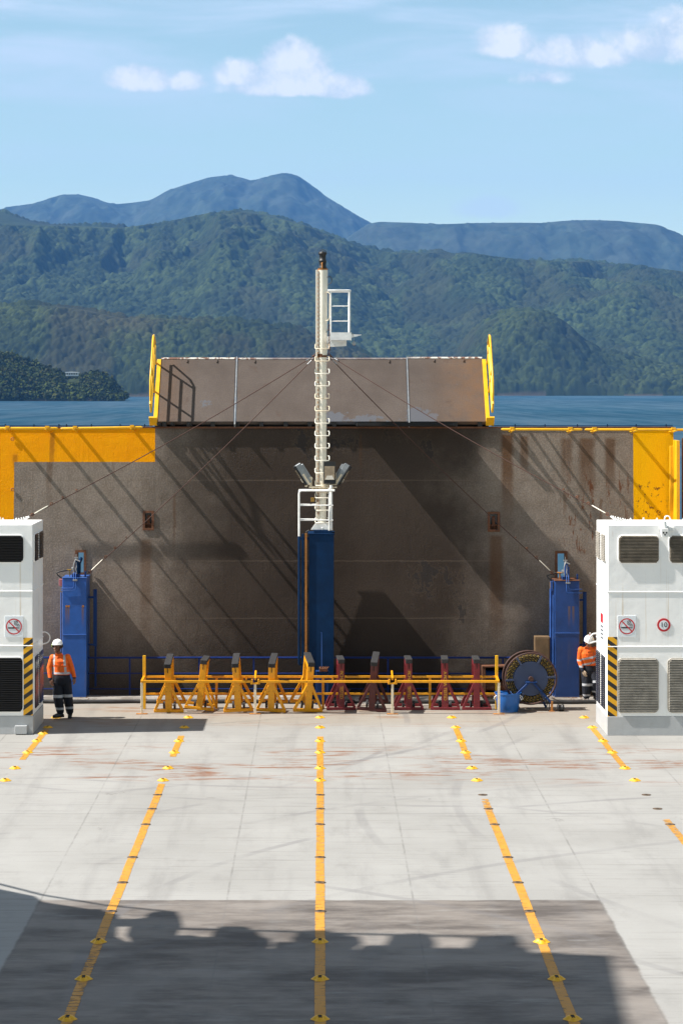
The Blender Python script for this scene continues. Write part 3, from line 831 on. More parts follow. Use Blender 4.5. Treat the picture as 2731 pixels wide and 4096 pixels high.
    col = t.mix(ym, col, yc)
    # rust freckles on the brown area beside it
    rs2 = t.smooth(t.noise(t.mapping(o, (1.5, 1, 0.42), (7, 0, 2)), 4.6, 8, 0.7), 0.545, 0.60)
    m2 = t.math('MULTIPLY', t.box(x, z, 6.0, xq-0.02, 3.5, 5.5, 0.3), t.math('SUBTRACT', 1.0, ym))
    col = t.mix(t.math('MULTIPLY', t.math('MULTIPLY', rs2, m2), 0.8), col, (0.12, 0.038, 0.012))
    # colour darkens towards the foot of the door
    gm = t.math('MULTIPLY', t.smooth(z, 0.1, 2.6, 1, 0), 0.7)
    col = t.mix(gm, col, (0.022, 0.018, 0.016))
    t.put(b.inputs['Base Color'], col)
    b.inputs['Roughness'].default_value = 0.75
    b.inputs['Specular IOR Level'].default_value = 0.10
    hh = t.math('ADD', t.math('MULTIPLY', grit, 1.0), t.math('MULTIPLY', t.noise(o, 7, 5, 0.6), 0.5))
    hh = t.math('ADD', hh, t.math('MULTIPLY', sc, 0.5))
    hh = t.math('SUBTRACT', hh, t.math('MULTIPLY', peel, 0.25))
    nb = t.bump(hh, 0.45, 0.02)
    nb = t.bump(big, 0.12, 0.25, nb)
    t.put(b.inputs['Normal'], nb)
    return m
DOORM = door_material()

door = thing('stern_door', 'tall brown grit painted stern ramp closed upright, yellow corners at its top', 'stern ramp', (0, DW, 0), (R(-3), 0, 0))
XR = WL(2692, 1800)[0]
STOP = WL(1280, 1712)[1]
holes = []
slotpx = [(581, 607, 2052, 2112), (1958, 1989, 2056, 2118), (312, 336, 2210, 2290), (2228, 2258, 2214, 2330)]
for (a, b_, c, d_) in slotpx:
    x0, s1 = WL(a, c); x1, s0 = WL(b_, d_)
    holes.append((x0, x1, s0, s1))
def panel(mb, x0, x1, z0, z1, hs):
    xs = sorted({x0, x1, *[h[0] for h in hs], *[h[1] for h in hs]}); zs = sorted({z0, z1, *[h[2] for h in hs], *[h[3] for h in hs]})
    idx = {}
    vs = []
    for i, xx in enumerate(xs):
        for j, zz in enumerate(zs):
            idx[i, j] = len(vs); vs.append((xx, 0, zz))
    fs = []
    for i in range(len(xs)-1):
        for j in range(len(zs)-1):
            cx_, cz_ = (xs[i]+xs[i+1])/2, (zs[j]+zs[j+1])/2
            if any(h[0] < cx_ < h[1] and h[2] < cz_ < h[3] for h in hs): continue
            fs.append((idx[i, j], idx[i+1, j], idx[i+1, j+1], idx[i, j+1]))
    mb.add(vs, fs)
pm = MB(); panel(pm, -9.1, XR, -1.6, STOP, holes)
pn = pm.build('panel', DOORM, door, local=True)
sol = pn.modifiers.new('solid', 'SOLIDIFY'); sol.thickness = 0.22; sol.offset = -1.0
if pn.data.polygons[0].normal.y > 0:
    for p_ in pn.data.polygons: p_.flip()
# rusty capping and the knuckle beam that carries the flap
cb = MB()
cb.box(-9.1, -4.12, -0.02, 0.26, STOP, STOP+0.035); cb.box(4.2, XR, -0.02, 0.26, STOP, STOP+0.035)
cb.box(-4.1, 4.18, -0.06, 0.2, STOP-0.01, STOP+0.03)
cb.build('capping', M['rust'], door, local=True)
kb = MB()
kb.box(-4.1, 4.18, 0.06, 0.3, STOP+0.03, STOP+0.17); kb.box(0.9, 3.3, -0.7, 0.06, STOP+0.035, STOP+0.11)  # second box: ledge added to cast the soft shadow right of centre
for xq in (-3.95, -3.62, -3.2): kb.cyl((xq, -0.9, STOP+.07), (xq, 0.06, STOP+.07), 0.035, None, 8)
for i in range(14): kb.box(-3.9+i*0.6, -3.8+i*0.6, -0.10, 0.06, STOP+0.03, STOP+0.15)
kb.build('hinge_beam_shadow_ledge', M['dark'], door, local=True)
# lock slots
for i, (x0, x1, s0, s1) in enumerate(holes):
    e = 0.055 if i < 2 else 0.06
    fr = MB()
    fr.box(x0-e, x0, -0.03, 0.03, s0-e, s1+e); fr.box(x1, x1+e, -0.03, 0.03, s0-e, s1+e)
    fr.box(x0, x1, -0.03, 0.03, s0-e, s0); fr.box(x0, x1, -0.03, 0.03, s1, s1+e)
    f_ = fr.build('lock_slot', M['rust'], door, local=True)
    if i < 2:
        h_ = MB(); h_.box(x0-.02, x1+.02, 0.24, 0.26, s0-.02, s1+.02); h_.build('backing_plate', M['steel'], f_, local=True)
        h_ = MB(); xm = (x0+x1)/2
        h_.box(xm-0.035, xm+0.035, 0.06, 0.12, s0+0.08, s1-0.05); h_.cyl((x0, 0.09, s0+0.10), (x1, 0.09, s0+0.10), 0.03)
        h_.box(x0, x1, 0.10, 0.18, s0, s0+0.09)
        h_.build('locking_hook', M['rust'], f_, local=True)
# hooked lugs (weld eye) on the left yellow border
eye = MB()
for (a, b_) in ((52, 1756), (52, 1958)):
    x0, s0 = WL(a, b_); eye.torus((x0, -0.03, s0), 0.035, 0.012, (0, 1, 0), 16, 6)
eye.build('eye_ring', M['rust_orange'], door, local=True)

# yellow fender rails under the top edge: pipe on brackets
def fender(pxa, pya, pxb, pyb, brk, bulb):
    xa, sa = WL(pxa, pya); xb, sb = WL(pxb, pyb)
    y = -0.48
    f_ = MB(); f_.tube([(xa, y, sa), (xa+0.04, y, sa), (xb-0.04, y, sb), (xb, y, sb)], [0.018, .032, .032, .018], 10)
    o = f_.build('fender_rail', M['yellow_clean'], door, local=True)
    bk = MB()
    for q in brk:
        x_, _ = WL(q, pya); s_ = sa+(sb-sa)*((x_-xa)/(xb-xa))
        bk.box(x_-0.045, x_+0.045, y-0.035, -0.0, s_-0.045, s_-0.02); bk.box(x_-0.05, x_+0.05, y-0.05, y+0.03, s_+0.015, s_+0.06)
        bk.cyl((x_, y-0.42, s_-0.03), (x_, 0, s_-0.06), 0.024, None, 8)
    bk.build('bracket', M['yellow_clean'], o, local=True)
fender(-60, 1716, 241, 1716, (42, 200), 0)
fender(253, 1717, 577, 1712, (310, 536), 0)
fender(1997, 1720, 2318, 1721, (2040, 2271), 0)
fender(2328, 1721, 2728, 1722, (2366, 2523, 2679), 0)
# small blue cleats and a cable along the very top
tp = MB()
for q in (20, 135, 235, 265, 365, 480, 578, 2060, 2180, 2310, 2430, 2545, 2665):
    x_, _ = WL(q, 1712); tp.box(x_-0.012, x_+0.012, 0.1, 0.14, STOP+0.03, STOP+0.10)
tp.tube([(-9, 0.12, STOP+.06), (-4.15, 0.12, STOP+.06)], 0.012, 6); tp.tube([(4.25, 0.12, STOP+.06), (XR, 0.12, STOP+.06)], 0.012, 6)
tp.build('cable_clip', M['blue_deep'], door, local=True)

# ---------------------------------------------------------------- flap on top of the door, leaning back 41 degrees
FA = R(41)
flap = thing('ramp_flap', 'three plate hinged flap leaning back on top of the stern ramp', 'ramp flap', (0, 55.70, 6.80), (-FA, 0, 0))
FL = 2.12
def flap_material():
    m, t, b = mat_new('flap_grit_paint')
    o = t.obj(); x, y, z = t.xyz(o)
    grit = t.noise(o, 30, 3, 0.6); big = t.noise(o, 0.9, 6, 0.62); med = t.noise(o, 3, 7, 0.65)
    col = t.mix(t.smooth(big, 0.3, 0.7), (0.082, 0.064, 0.055), (0.112, 0.090, 0.078))
    col = t.mix(t.math('MULTIPLY', t.smooth(grit, 0.4, 0.6, 1, 0), 0.35), col, (0.06, 0.05, 0.045))
    pe = t.noise(t.mapping(o, (1, 1, 1.3), (4, 0, 9)), 1.3, 9, 0.7)
    pmask = t.math('MULTIPLY', t.smooth(z, 0.05, 0.6, 1, 0), t.box(x, z, -0.1, 3.1, -1, 1, 0.3))
    peel = t.smooth(t.math('ADD', pe, t.math('MULTIPLY', pmask, 0.19)), 0.655, 0.665)
    col = t.mix(t.math('MULTIPLY', peel, 0.8), col, (0.10, 0.108, 0.128))
    # warm rust towards both ends
    ex = t.math('ADD', t.smooth(x, 2.4, 4.1), t.math('MULTIPLY', t.smooth(x, -4.0, -3.0, 1, 0), 0.55))
    col = t.mix(t.math('MULTIPLY', ex, t.smooth(med, 0.25, 0.65, 0.15, 0.6)), col, (0.170, 0.085, 0.036))
    sp = t.smooth(t.noise(o, 2.6, 5, 0.6), 0.60, 0.68)
    col = t.mix(t.math('MULTIPLY', sp, 0.5), col, (0.075, 0.05, 0.04))
    st = t.noise(t.mapping(o, (9, 1, 0.7)), 1.0, 5, 0.6)
    col = t.mix(t.math('MULTIPLY', t.smooth(st, 0.6, 0.74), 0.25), col, (0.07, 0.055, 0.05))
    t.put(b.inputs['Base Color'], col); b.inputs['Roughness'].default_value = 0.8
    b.inputs['Specular IOR Level'].default_value = 0.2
    t.put(b.inputs['Normal'], t.bump(t.math('ADD', grit, t.math('MULTIPLY', med, 0.7)), 0.5, 0.012))
    return m
FM = flap_material()
def chip_material():
    m, t, b = mat_new('chipped_white_edge')
    o = t.obj(); n = t.noise(o, 6, 8, 0.7)
    x, y, z = t.xyz(o)
    c = t.mix(t.smooth(n, 0.46, 0.54), (0.16, 0.075, 0.05), (0.55, 0.54, 0.50))
    c = t.mix(t.math('MULTIPLY', t.box(x, z, -1.6, 2.4, -1, 9, .5), 0.85), c, (0.13, 0.11, 0.115))
    t.put(b.inputs['Base Color'], c); b.inputs['Roughness'].default_value = 0.7
    return m
CHM = chip_material()
xa = (633-CX)*55.9/F; 
edges = [(-4.02, (939-CX)*56.4/F), ((948-CX)*56.4/F, (1627-CX)*56.4/F), ((1635-CX)*56.4/F, 4.10)]
for i, (x0, x1) in enumerate(edges):
    pl = MB(); hgt = FL+(0.02 if i else 0.0)-(0.03 if i == 1 else 0)
    pl.box(x0, x1, 0, 0.12, 0.0, hgt-0.05)
    p_ = pl.build('plate', FM, flap, 0.006, local=True)
    eg = MB(); eg.box(x0, x1, -0.012, 0.13, hgt-0.05, hgt)
    eg.build('top_edge', CHM, p_, local=True)
    for q in ((0.35, 0.75) if i != 1 else (0.1, 0.9)):
        lg = MB(); xx = x0+(x1-x0)*q; lg.box(xx-0.012, xx+0.012, -0.03, 0, hgt-0.17, hgt-0.07); lg.build('lug', FM, p_, local=True)
for q in ((943.5-CX)*56.4/F, (1631-CX)*56.4/F):
    sm_ = MB(); sm_.box(q-0.016, q+0.016, -0.015, 0.1, -0.1, FL+0.02)
    sm_.build('joint_strip', M['steel'], flap, local=True)
# ends: painted strip and guard rail standing off the plate
for sx, xe in ((-1, -4.02), (1, 4.10)):
    es = MB(); es.box(min(xe, xe+sx*0.10), max(xe, xe+sx*0.10), -0.02, 0.13, -0.02, FL-0.06)
    es.box(min(xe, xe+sx*0.20), max(xe, xe+sx*0.20), -0.20, 0.10, -0.05, 0.0)
    es.build('edge_strip', M['yellow_clean'], flap, 0.005, local=True)
    g = MB(); xx = xe+sx*0.13; h1, h2, h3 = -0.36, -0.62, -0.92
    top = FL+0.10
    def P(h, s_): return (xx+sx*0.02*abs(h), h, s_)
    g.tube([P(h1, 0.05), P(h1, top-0.03), P(h1-0.05, top+0.03), P(h3+0.1, FL+0.02), P(h3, FL-0.12), P(h3, 1.0), P(h3, 0.55), P(h3+0.35, 0.05), P(h1, 0.0)], 0.028, 8)
    g.tube([P(h2, 0.03), P(h2, 1.95)], 0.028, 8)
    for s_ in (1.93, 0.98):
        g.tube([P(0.02, s_), P(h3, s_)], 0.028, 8)
    g.build('guard_rail', M['yellow_clean'], flap, local=True)

# ---------------------------------------------------------------- yellow bulwark frame right of the door
bw = thing('bulwark_post', 'yellow steel post with flanges right of the stern ramp', 'post', (8.8, 55.0, 0))
b_ = MB(); b_.box(8.70, 8.78, 55.0, 55.55, 0, 6.35); b_.box(8.62, 8.86, 55.5, 55.6, 0, 6.2)
b_.build('flange', M['yellow_clean'], bw, 0.005)
b_ = MB(); b_.box(8.98, 10.6, 54.8, 55.2, 0, 6.5); 
b_.box(8.95, 9.05, 54.7, 54.8, 0, 6.4)
for z_ in (3.9, 5.1): b_.box(8.86, 8.98, 54.95, 55.0, z_, z_+0.04)
b_.build('web', M['yellow_clean'], bw, 0.005)
b_ = MB(); b_.box(8.87, 8.97, 55.2, 55.26, 0, 6.4); b_.build('backing_plate', M['rust'], bw)

# ---------------------------------------------------------------- low sill (curb) in front of the door
def curb_mat():
    m, t, b = mat_new('sill_paint'); o = t.obj()
    n = t.noise(t.mapping(o, (0.6, 1, 1)), 3, 7, 0.65); n2 = t.noise(o, 9, 7, 0.7)
    c = t.mix(t.smooth(n, 0.35, 0.65), (0.20, 0.175, 0.15), (0.36, 0.34, 0.31))
    c = t.mix(t.smooth(n2, 0.56, 0.64), c, (0.15, 0.08, 0.04))
    t.put(b.inputs['Base Color'], c); b.inputs['Roughness'].default_value = 0.8
    return m
cu = thing('sill', 'low worn grey sill along the foot of the stern ramp', 'sill', (0, 54.72, 0))
c_ = MB(); c_.prism([(0, 0), (0.06, 0.10), (0.36, 0.11), (0.36, 0)], (-8.6, 54.72, 0.001), (0, 1, 0), (0, 0, 1), (1, 0, 0), 17.2)
c_.build('kerb', curb_mat(), cu)

# ---------------------------------------------------------------- blue railings in front of the door
def railing(px0, px1, posts, label):
    D = 55.16
    x0, x1 = (px0-CX)*D/F, (px1-CX)*D/F
    rt = thing('railing', label, 'railing', ((x0+x1)/2, D, 0), group='blue railings at the stern ramp')
    for z_, r_ in ((1.02, 0.024), (0.635, 0.014), (0.255, 0.013)):
        t_ = MB(); t_.tube([(x0, D, z_), (x1, D, z_)], r_, 8); t_.build('rail', M['rail_blue'], rt)
    for q in posts:
        xx = (q-CX)*D/F
        t_ = MB(); t_.box(xx-0.02, xx+0.02, D-0.012, D+0.012, 0.1, 1.02); t_.build('post', M['rail_blue'], rt)
railing(150, 1222, (797, 1015, 520), 'blue three bar railing between the left blue tower and the mast')
railing(1337, 2215, (1551, 1780, 2010), 'blue three bar railing between the mast and the right blue tower')

# ---------------------------------------------------------------- ventilation houses
def rrect(x0, x1, z0, z1, r, n=5):
    p = []
    for (cx_, cz_, a0) in ((x1-r, z0+r, -90), (x1-r, z1-r, 0), (x0+r, z1-r, 90), (x0+r, z0+r, 180)):
        for i in range(n+1):
            a = R(a0+90*i/n); p.append((cx_+r*math.cos(a), cz_+r*math.sin(a)))
    return p
def louvre(parent, o, eu, en, w, z0, z1, r, slatm, n, backm, rim, proud=0.0, studs=False):
    """o: lower left corner base (z=0) on the wall; eu along wall, en outward"""
    o = Vector(o); eu = Vector(eu); en = Vector(en); ez = Vector((0, 0, 1))
    bk = MB(); bk.prism(rrect(0, w, z0, z1, r), o+en*0.003, eu, ez, en, 0.006)
    vent = bk.build('vent', backm, parent)
    rm = MB()
    pts = [o+eu*a+ez*b+en*0.010 for a, b in rrect(0, w, z0, z1, r, 6)]
    rm.tube(pts, 0.014, 6, True)
    rm.build('rim', rim, vent)
    sl = MB(); st = (z1-z0)/n
    for i in range(n):
        zc = z0+st*(i+0.5)
        ins = 0.012
        for zz, sgn in ((z0, 1), (z1, -1)):
            dd = abs(zc-zz)
            if dd < r: ins = max(ins, r-math.sqrt(max(0, r*r-(r-dd)**2))+0.01)
        a = o+eu*ins+ez*(zc+st*0.34)+en*0.012; b2 = o+eu*(w-ins)+ez*(zc+st*0.34)+en*0.012
        dn = en*0.034-ez*st*0.62
        q = [a, b2, b2+dn, a+dn]
        th = ez*0.006+en*0.004
        sl.add(q+[p+th for p in q], [(0, 1, 2, 3), (7, 6, 5, 4), (2, 6, 7, 3), (0, 4, 5, 1), (1, 5, 6, 2), (3, 7, 4, 0)])
    nf = len(sl.f)
    if studs:
        sd = sl
        for i in range(n):
            zc = z0+st*(i+0.5)
            for f_ in (0.25, 0.75):
                sd.box(*sorted(((o+eu*w*f_+en*0.045).x-0.006, (o+eu*w*f_+en*0.045).x+0.006)), (o+eu*w*f_).y-0.012, (o+eu*w*f_).y+0.012, zc-0.012, zc+0.012)
    so_ = sl.build('slats', slatm, vent)
    if studs:
        so_.data.materials.append(M['steel'])
        for p_ in so_.data.polygons:
            if p_.index >= nf: p_.material_index = 1
    return vent

def white_wall_material():
    m, t, b = mat_new('white_house_paint')
    o = t.obj(); x, y, z = t.xyz(o)
    n = t.noise(o, 1.4, 5, 0.6)
    c = t.mix(t.smooth(n, 0.3, 0.7), (0.88, 0.88, 0.875), (0.93, 0.93, 0.92))
    # thin tea-coloured streaks under vents and roof edge
    s = t.noise(t.mapping(o, (10, 10, 0.22)), 1.0, 4, 0.6)
    zone = t.math('MAXIMUM', t.box(x, z, -30, 30, 3.2, 3.8, .25), t.box(x, z, -30, 30, 2.2, 3.1, .3))
    c = t.mix(t.math('MULTIPLY', t.math('MULTIPLY', t.smooth(s, 0.585, 0.70), zone), 0.5), c, (0.55, 0.40, 0.22))
    s2 = t.noise(t.mapping(o, (16, 16, 0.8), (4, 0, 0)), 1.0, 4, 0.6)
    c = t.mix(t.math('MULTIPLY', t.math('MULTIPLY', t.smooth(s2, 0.66, 0.72), t.box(x, z, -30, 30, 4.3, 4.62, .05)), 0.6), c, (0.5, 0.25, 0.07))
    g = t.noise(o, 5, 8, 0.7)
    c = t.mix(t.math('MULTIPLY', t.smooth(g, 0.55, 0.75), 0.10), c, (0.45, 0.42, 0.36))
    t.put(b.inputs['Base Color'], c); b.inputs['Roughness'].default_value = 0.38
    t.put(b.inputs['Normal'], t.bump(t.math('ADD', t.noise(o, 2.2, 3), t.math('MULTIPLY', t.noise(o, 30, 3), 0.05)), 0.35, 0.03))
    return m
WWM = white_wall_material()

def no_smoking(parent, c, en=(0, -1, 0)):
    """square sign, facing the viewer"""
    c = Vector(c); X = Vector((1, 0, 0)); Z = Vector((0, 0, 1)); N = Vector(en)
    w, h = 0.405, 0.465
    s = MB(); s.box(c.x-w/2, c.x+w/2, c.y-0.012, c.y-0.002, c.z-h/2, c.z+h/2)
    sg = s.build('sign_plate', M['sign_white'], parent, 0.003)
    y1 = c.y-0.016
    r_ = MB(); n = 40
    ro, ri = 0.176, 0.150
    vs = []
    for k in range(n):
        a = 2*math.pi*k/n
        for rr in (ri, ro):
            vs.append((c.x+rr*math.cos(a), y1, c.z+rr*math.sin(a)))
    r_.add(vs, [(2*k, 2*k+1, (2*k+3) % (2*n), (2*k+2) % (2*n)) for k in range(n)])
    u = Vector((1, 0, -1)).normalized(); v = Vector((1, 0, 1)).normalized()
    p = Vector((c.x, y1-0.004, c.z))
    r_.quad(p-u*0.155-v*0.012, p+u*0.155-v*0.012, p+u*0.155+v*0.012, p-u*0.155+v*0.012)
    r_.build('prohibition_ring', M['sign_red'], sg)
    k_ = MB(); y2 = y1-0.001
    k_.box(c.x-0.126, c.x+0.062, y2, y2+0.002, c.z-0.045, c.z-0.015)
    for dx in (0.072, 0.092, 0.11): k_.box(c.x+dx, c.x+dx+0.010, y2, y2+0.002, c.z-0.045, c.z-0.015)
    def smoke(pts):
        k_.tube([(c.x+a, y2+0.001, c.z+b) for a, b in pts], 0.0055, 5)
    smoke([(0.115, 0.0), (0.117, 0.025), (0.105, 0.045), (0.075, 0.05), (0.05, 0.055), (0.035, 0.075), (0.045, 0.095), (0.06, 0.11)])
    smoke([(0.088, 0.0), (0.09, 0.02), (0.072, 0.028), (0.04, 0.03), (0.012, 0.05), (0.002, 0.08), (0.015, 0.11), (0.045, 0.128), (0.072, 0.12), (0.08, 0.095), (0.072, 0.075)])
    k_.build('cigarette', M['sign_black'], sg)

HZ = 4.62
# --- right-hand house
DF, DB = 49.40, 51.40
XA = 6.305
rh = thing('ventilation_house', 'white steel deck house with metal louvres and a speed sign at the right edge', 'deck house', (XA, DF, 0), group='white ventilation houses')
w = MB(); w.box(XA, 11.5, DF, DB, 0.415, HZ); w.build('wall', WWM, rh, 0.012)
w = MB(); w.box(XA-0.012, 11.5, DF-0.012, DB+0.012, 0.0, 0.415); w.build('plinth', M['grey'], rh, 0.008)
w = MB()
for z_ in (3.15, 1.95): w.cyl((XA, DF-0.002, z_), (11.5, DF-0.002, z_), 0.012, None, 8); w.cyl((XA-0.002, DF, z_), (XA-0.002, DB, z_), 0.012, None, 8)
w.build('weld_bead', WWM, rh)
def fx(px): return (px-CX)*DF/F
def fz(py): return H-(py-CY)*DF/F
for (a, b2, c, d2, n) in ((2471, 2634, 2142, 2252, 19), (2674, 2836, 2142, 2252, 19), (2468, 2630, 2634, 2849, 33), (2669, 2831, 2634, 2849, 33)):
    louvre(rh, (fx(a), DF, 0), (1, 0, 0), (0, -1, 0), fx(b2)-fx(a), fz(d2), fz(c), 0.10, M['slat_brown'] if c < 2500 else M['slat'], n, M['slat_black'], M['white'] if c < 2500 else M['slat'])
for (y0, y1) in ((49.62, 50.33), (50.52, 51.22)):
    louvre(rh, (XA, y1, 0), (0, -1, 0), (-1, 0, 0), y1-y0, 3.79, 4.39, 0.05, M['slat'], 16, M['slat_black'], M['white'])
    louvre(rh, (XA, y1, 0), (0, -1, 0), (-1, 0, 0), y1-y0, 0.53, 1.69, 0.05, M['slat_navy'], 26, M['slat_black'], M['white'], studs=True)
hb = MB(); hb.box(fx(2428), fx(2466), DF-0.004, DF-0.001, fz(2866), fz(2548)); hb.build('hazard_stripe', M['hazard_r'], rh)
no_smoking(rh, (fx(2505), DF, fz(2505)))
# speed sign: red ring, white disc, 10
sp = MB(); c = Vector((fx(2652.6), DF, fz(2499.7)))
sp.cyl(c+Vector((0, -0.003, 0)), c+Vector((0, -0.012, 0)), 0.146, None, 36)
so = sp.build('speed_sign', M['sign_red'], rh)
sp = MB(); sp.cyl(c+Vector((0, -0.012, 0)), c+Vector((0, -0.016, 0)), 0.102, None, 36); sp.build('sign_face', M['sign_white'], so)
text_mesh('speed_limit', '10', 0.155, M['sign_black'], so, Matrix.Translation(c-Vector(rh.location)+Vector((0, -0.019, 0))) @ Matrix.Rotation(R(90), 4, 'X'), 0.001, spacing=1.05)
# camera and junction box
cm = MB(); cc = W(2656, 2130, DF-0.12)
cm.prism([(-.075, .09), (.075, .09), (.085, -.02), (.06, -.10), (-.06, -.10), (-.085, -.02)], cc+Vector((0, -0.06, 0)), (1, 0, 0), (0, 0, 1), (0, 1, 0), 0.14)
cm.cyl(cc+Vector((0, 0.03, 0.06)), cc+Vector((0, 0.03, 0.24)), 0.05); cm.box(cc.x-.05, cc.x+.05, DF-0.10, DF, cc.z+0.10, cc.z+0.20)
co = cm.build('deck_camera', M['white_rail'], rh, 0.006)
ey = MB()
for dx, dz, r_ in ((-.033, .0, .02), (.033, .0, .02), (0, -.045, .018)): ey.cyl(cc+Vector((dx, -0.06, dz)), cc+Vector((dx, -0.068, dz)), r_, None, 12)
ey.build('camera_lens', M['black'], co)
jb = MB(); q = W(2683, 2116, DF); jb.box(q.x-.06, q.x+.06, DF-0.07, DF, q.z-.045, q.z+.045); jb.build('junction_box', M['white_rail'], rh, 0.004)
# side notice: red heading over lines of print
nt = MB(); yy0, yy1 = 50.15, 50.62
nt.box(XA-0.006, XA-0.001, yy0, yy1, 1.98, 2.62); no_ = nt.build('notice', M['sign_white'], rh)
nt = MB(); nt.box(XA-0.009, XA-0.006, yy0+.03, yy1-.03, 2.38, 2.58); nt.build('notice_heading', M['sign_red'], no_)
nt = MB()
for i in range(4): nt.box(XA-0.009, XA-0.006, yy0+.05, yy1-.09, 2.28-i*0.085, 2.31-i*0.085)
nt.build('notice_print', M['sign_black'], no_)

# --- left-hand house
DFL, DBL = 49.57, 51.42
XB = -6.325
lh = thing('ventilation_house', 'white steel deck house with black louvres at the left edge', 'deck house', (XB, DFL, 0), group='white ventilation houses')
w = MB(); w.box(-11.5, XB, DFL, DBL, 0.40, HZ); w.build('wall', WWM, lh, 0.012)
w = MB(); w.box(-11.5, XB+0.012, DFL-0.012, DBL+0.012, 0.0, 0.40); w.build('plinth', M['grey'], lh, 0.008)
w = MB()
for z_ in (3.15, 1.95): w.cyl((-11.5, DFL-0.002, z_), (XB, DFL-0.002, z_), 0.012, None, 8); w.cyl((XB+0.002, DFL, z_), (XB+0.002, DBL, z_), 0.012, None, 8)
w.build('weld_bead', WWM, lh)
def gx(px): return (px-CX)*DFL/F
def gz(py): return H-(py-CY)*DFL/F
for (a, b2, c, d2, n) in ((-68, 97, 2141, 2249, 17), (-70, 94, 2629, 2847, 30)):
    louvre(lh, (gx(a), DFL, 0), (1, 0, 0), (0, -1, 0), gx(b2)-gx(a), gz(d2), gz(c), 0.10, M['slat_black'], n, M['dark'], M['white'])
for (y0, y1) in ((49.75, 50.40), (50.55, 51.25)):
    louvre(lh, (XB, y0, 0), (0, 1, 0), (1, 0, 0), y1-y0, 3.79, 4.39, 0.05, M['slat_black'], 16, M['dark'], M['white'])
    louvre(lh, (XB, y0, 0), (0, 1, 0), (1, 0, 0), y1-y0, 0.53, 1.69, 0.05, M['slat_navy'], 26, M['dark'], M['white'])
hb = MB(); hb.box(gx(95), gx(134)-0.006, DFL-0.004, DFL-0.001, gz(2862), gz(2551)); hb.build('hazard_stripe', M['hazard_l'], lh)
no_smoking(lh, (gx(57.5), DFL, gz(2506)))
bx = MB(); bx.box(gx(63), gx(111), DFL-0.11, DFL-0.012, 0.02, 0.20); bx.build('step_box', M['grey'], lh, 0.006)
# white hose hung in a loop behind each house
for (x0, sx, lab, hs) in ((XB, 1, 'speckled white hose looped at the back of the left white deck house', [(-0.1, 2.02), (0.02, 2.03), (0.10, 1.99), (0.135, 1.92), (0.12, 1.84), (0.06, 1.78), (-0.1, 1.74)]),
                      (XA, -1, 'thick white hose looped at the back of the right white deck house', [(-0.1, 1.99), (0.03, 1.99), (0.11, 1.93), (0.165, 1.82), (0.15, 1.775), (0.08, 1.79), (0.0, 1.81), (-0.1, 1.81)])):
    ht = MB(); D_ = 51.62
    ps = [Vector((x0+sx*a, D_, b2)) for a, b2 in hs]
    pts = []
    for i in range(len(ps)-1):
        p0, p1, p2, p3 = ps[max(0, i-1)], ps[i], ps[i+1], ps[min(len(ps)-1, i+2)]
        for k in range(6):
            f_ = k/6
            pts.append(0.5*((2*p1)+(p2-p0)*f_+(2*p0-5*p1+4*p2-p3)*f_*f_+(3*p1-p0-3*p2+p3)*f_**3))
    ht.tube(pts, 0.022 if sx < 0 else 0.014, 8)
    tag(ht.build('hose', M['white_rail']), lab, 'hose')

# roof fittings: eye bolts, bolts, stay brackets
def roof_fit(parent, xs, y0, y1):
    b3 = MB(); eb = MB()
    for i, x_ in enumerate(xs):
        for y_ in (y0+0.25, y1-0.25):
            b3.cyl((x_, y_, HZ), (x_, y_, HZ+0.035), 0.024, None, 8); b3.cyl((x_, y_, HZ+0.035), (x_, y_, HZ+0.06), 0.010, None, 6)
        if i % 4 == 1:
            b3.cyl((x_+.1, y0+.4, HZ), (x_+.1, y0+.4, HZ+.14), 0.02, None, 8)
        if i % 4 == 3:
            eb.torus((x_+.1, y0+0.9, HZ+0.09), 0.06, 0.016, (0, 1, 0), 18, 6)
    b3.box(min(xs)-0.2, max(xs)+0.2, y0+0.62, y0+1.35, HZ, HZ+0.02)
    b3.build('bolt', M['white_rail'], parent); eb.build('eye_bolt', M['white_rail'], parent)
roof_fit(rh, [6.75+0.30*i for i in range(7)], DF, DB)
roof_fit(lh, [-6.9-0.30*i for i in range(6)], DFL, DBL)

ab = thing('accommodation_block', 'aft accommodation block of the ship standing behind the viewpoint', 'deck house', (0, -6, 0))
q_ = MB(); q_.box(-13, 13, -14, -4.0, 0, 27); q_.box(-13, 13, -4.0, -1.2, 5.0, 5.9); q_.build('wall', paint('block_grey', (0.12, 0.12, 0.125), .6), ab)
for i in range(12):
    q_ = MB(); q_.box(-11.5+i*2, -10.3+i*2, -4.02, -3.98, 9.0, 10.2); q_.build('window', M['slat_black'], ab)
# ---------------------------------------------------------------- ship's side structure off to the left: its shadow lies on the deck
M['ship_hull'] = paint('hull_blue', (0.03, 0.045, 0.075), .5)
ss = thing('ship_superstructure', 'dark blue ship superstructure with railing, off the left edge', 'superstructure', (-9.5, 28, 0))
X0 = -9.5
def shp(px, py):
    """shadow point (enlarged deck view, 1568 x 715) -> (y, z) on the plane x = X0 that casts it"""
    yd = 1636.3+py
    D = H*F/(yd*K-CY); x = (px*K-CX)*D/F
    z = (x-X0)/0.811
    return D-0.06*z*1.0, z
prof = [(-260, 395), (-60, 402), (75, 432), (95, 446), (190, 462), (268, 478), (262, 530), (300, 548), (350, 544), (420, 553), (500, 556), (560, 552), (640, 566), (720, 568), (860, 574), (900, 569), (960, 579), (1060, 577), (1150, 582), (1260, 588), (1330, 586), (1420, 592), (1432, 640), (1470, 800), (1490, 1000), (-300, 1000)]
pg = MB(); pl = [shp(*p) for p in prof]
pg.prism(pl, (X0, 0, 0), (0, 1, 0), (0, 0, 1), (-1, 0, 0), 0.5)
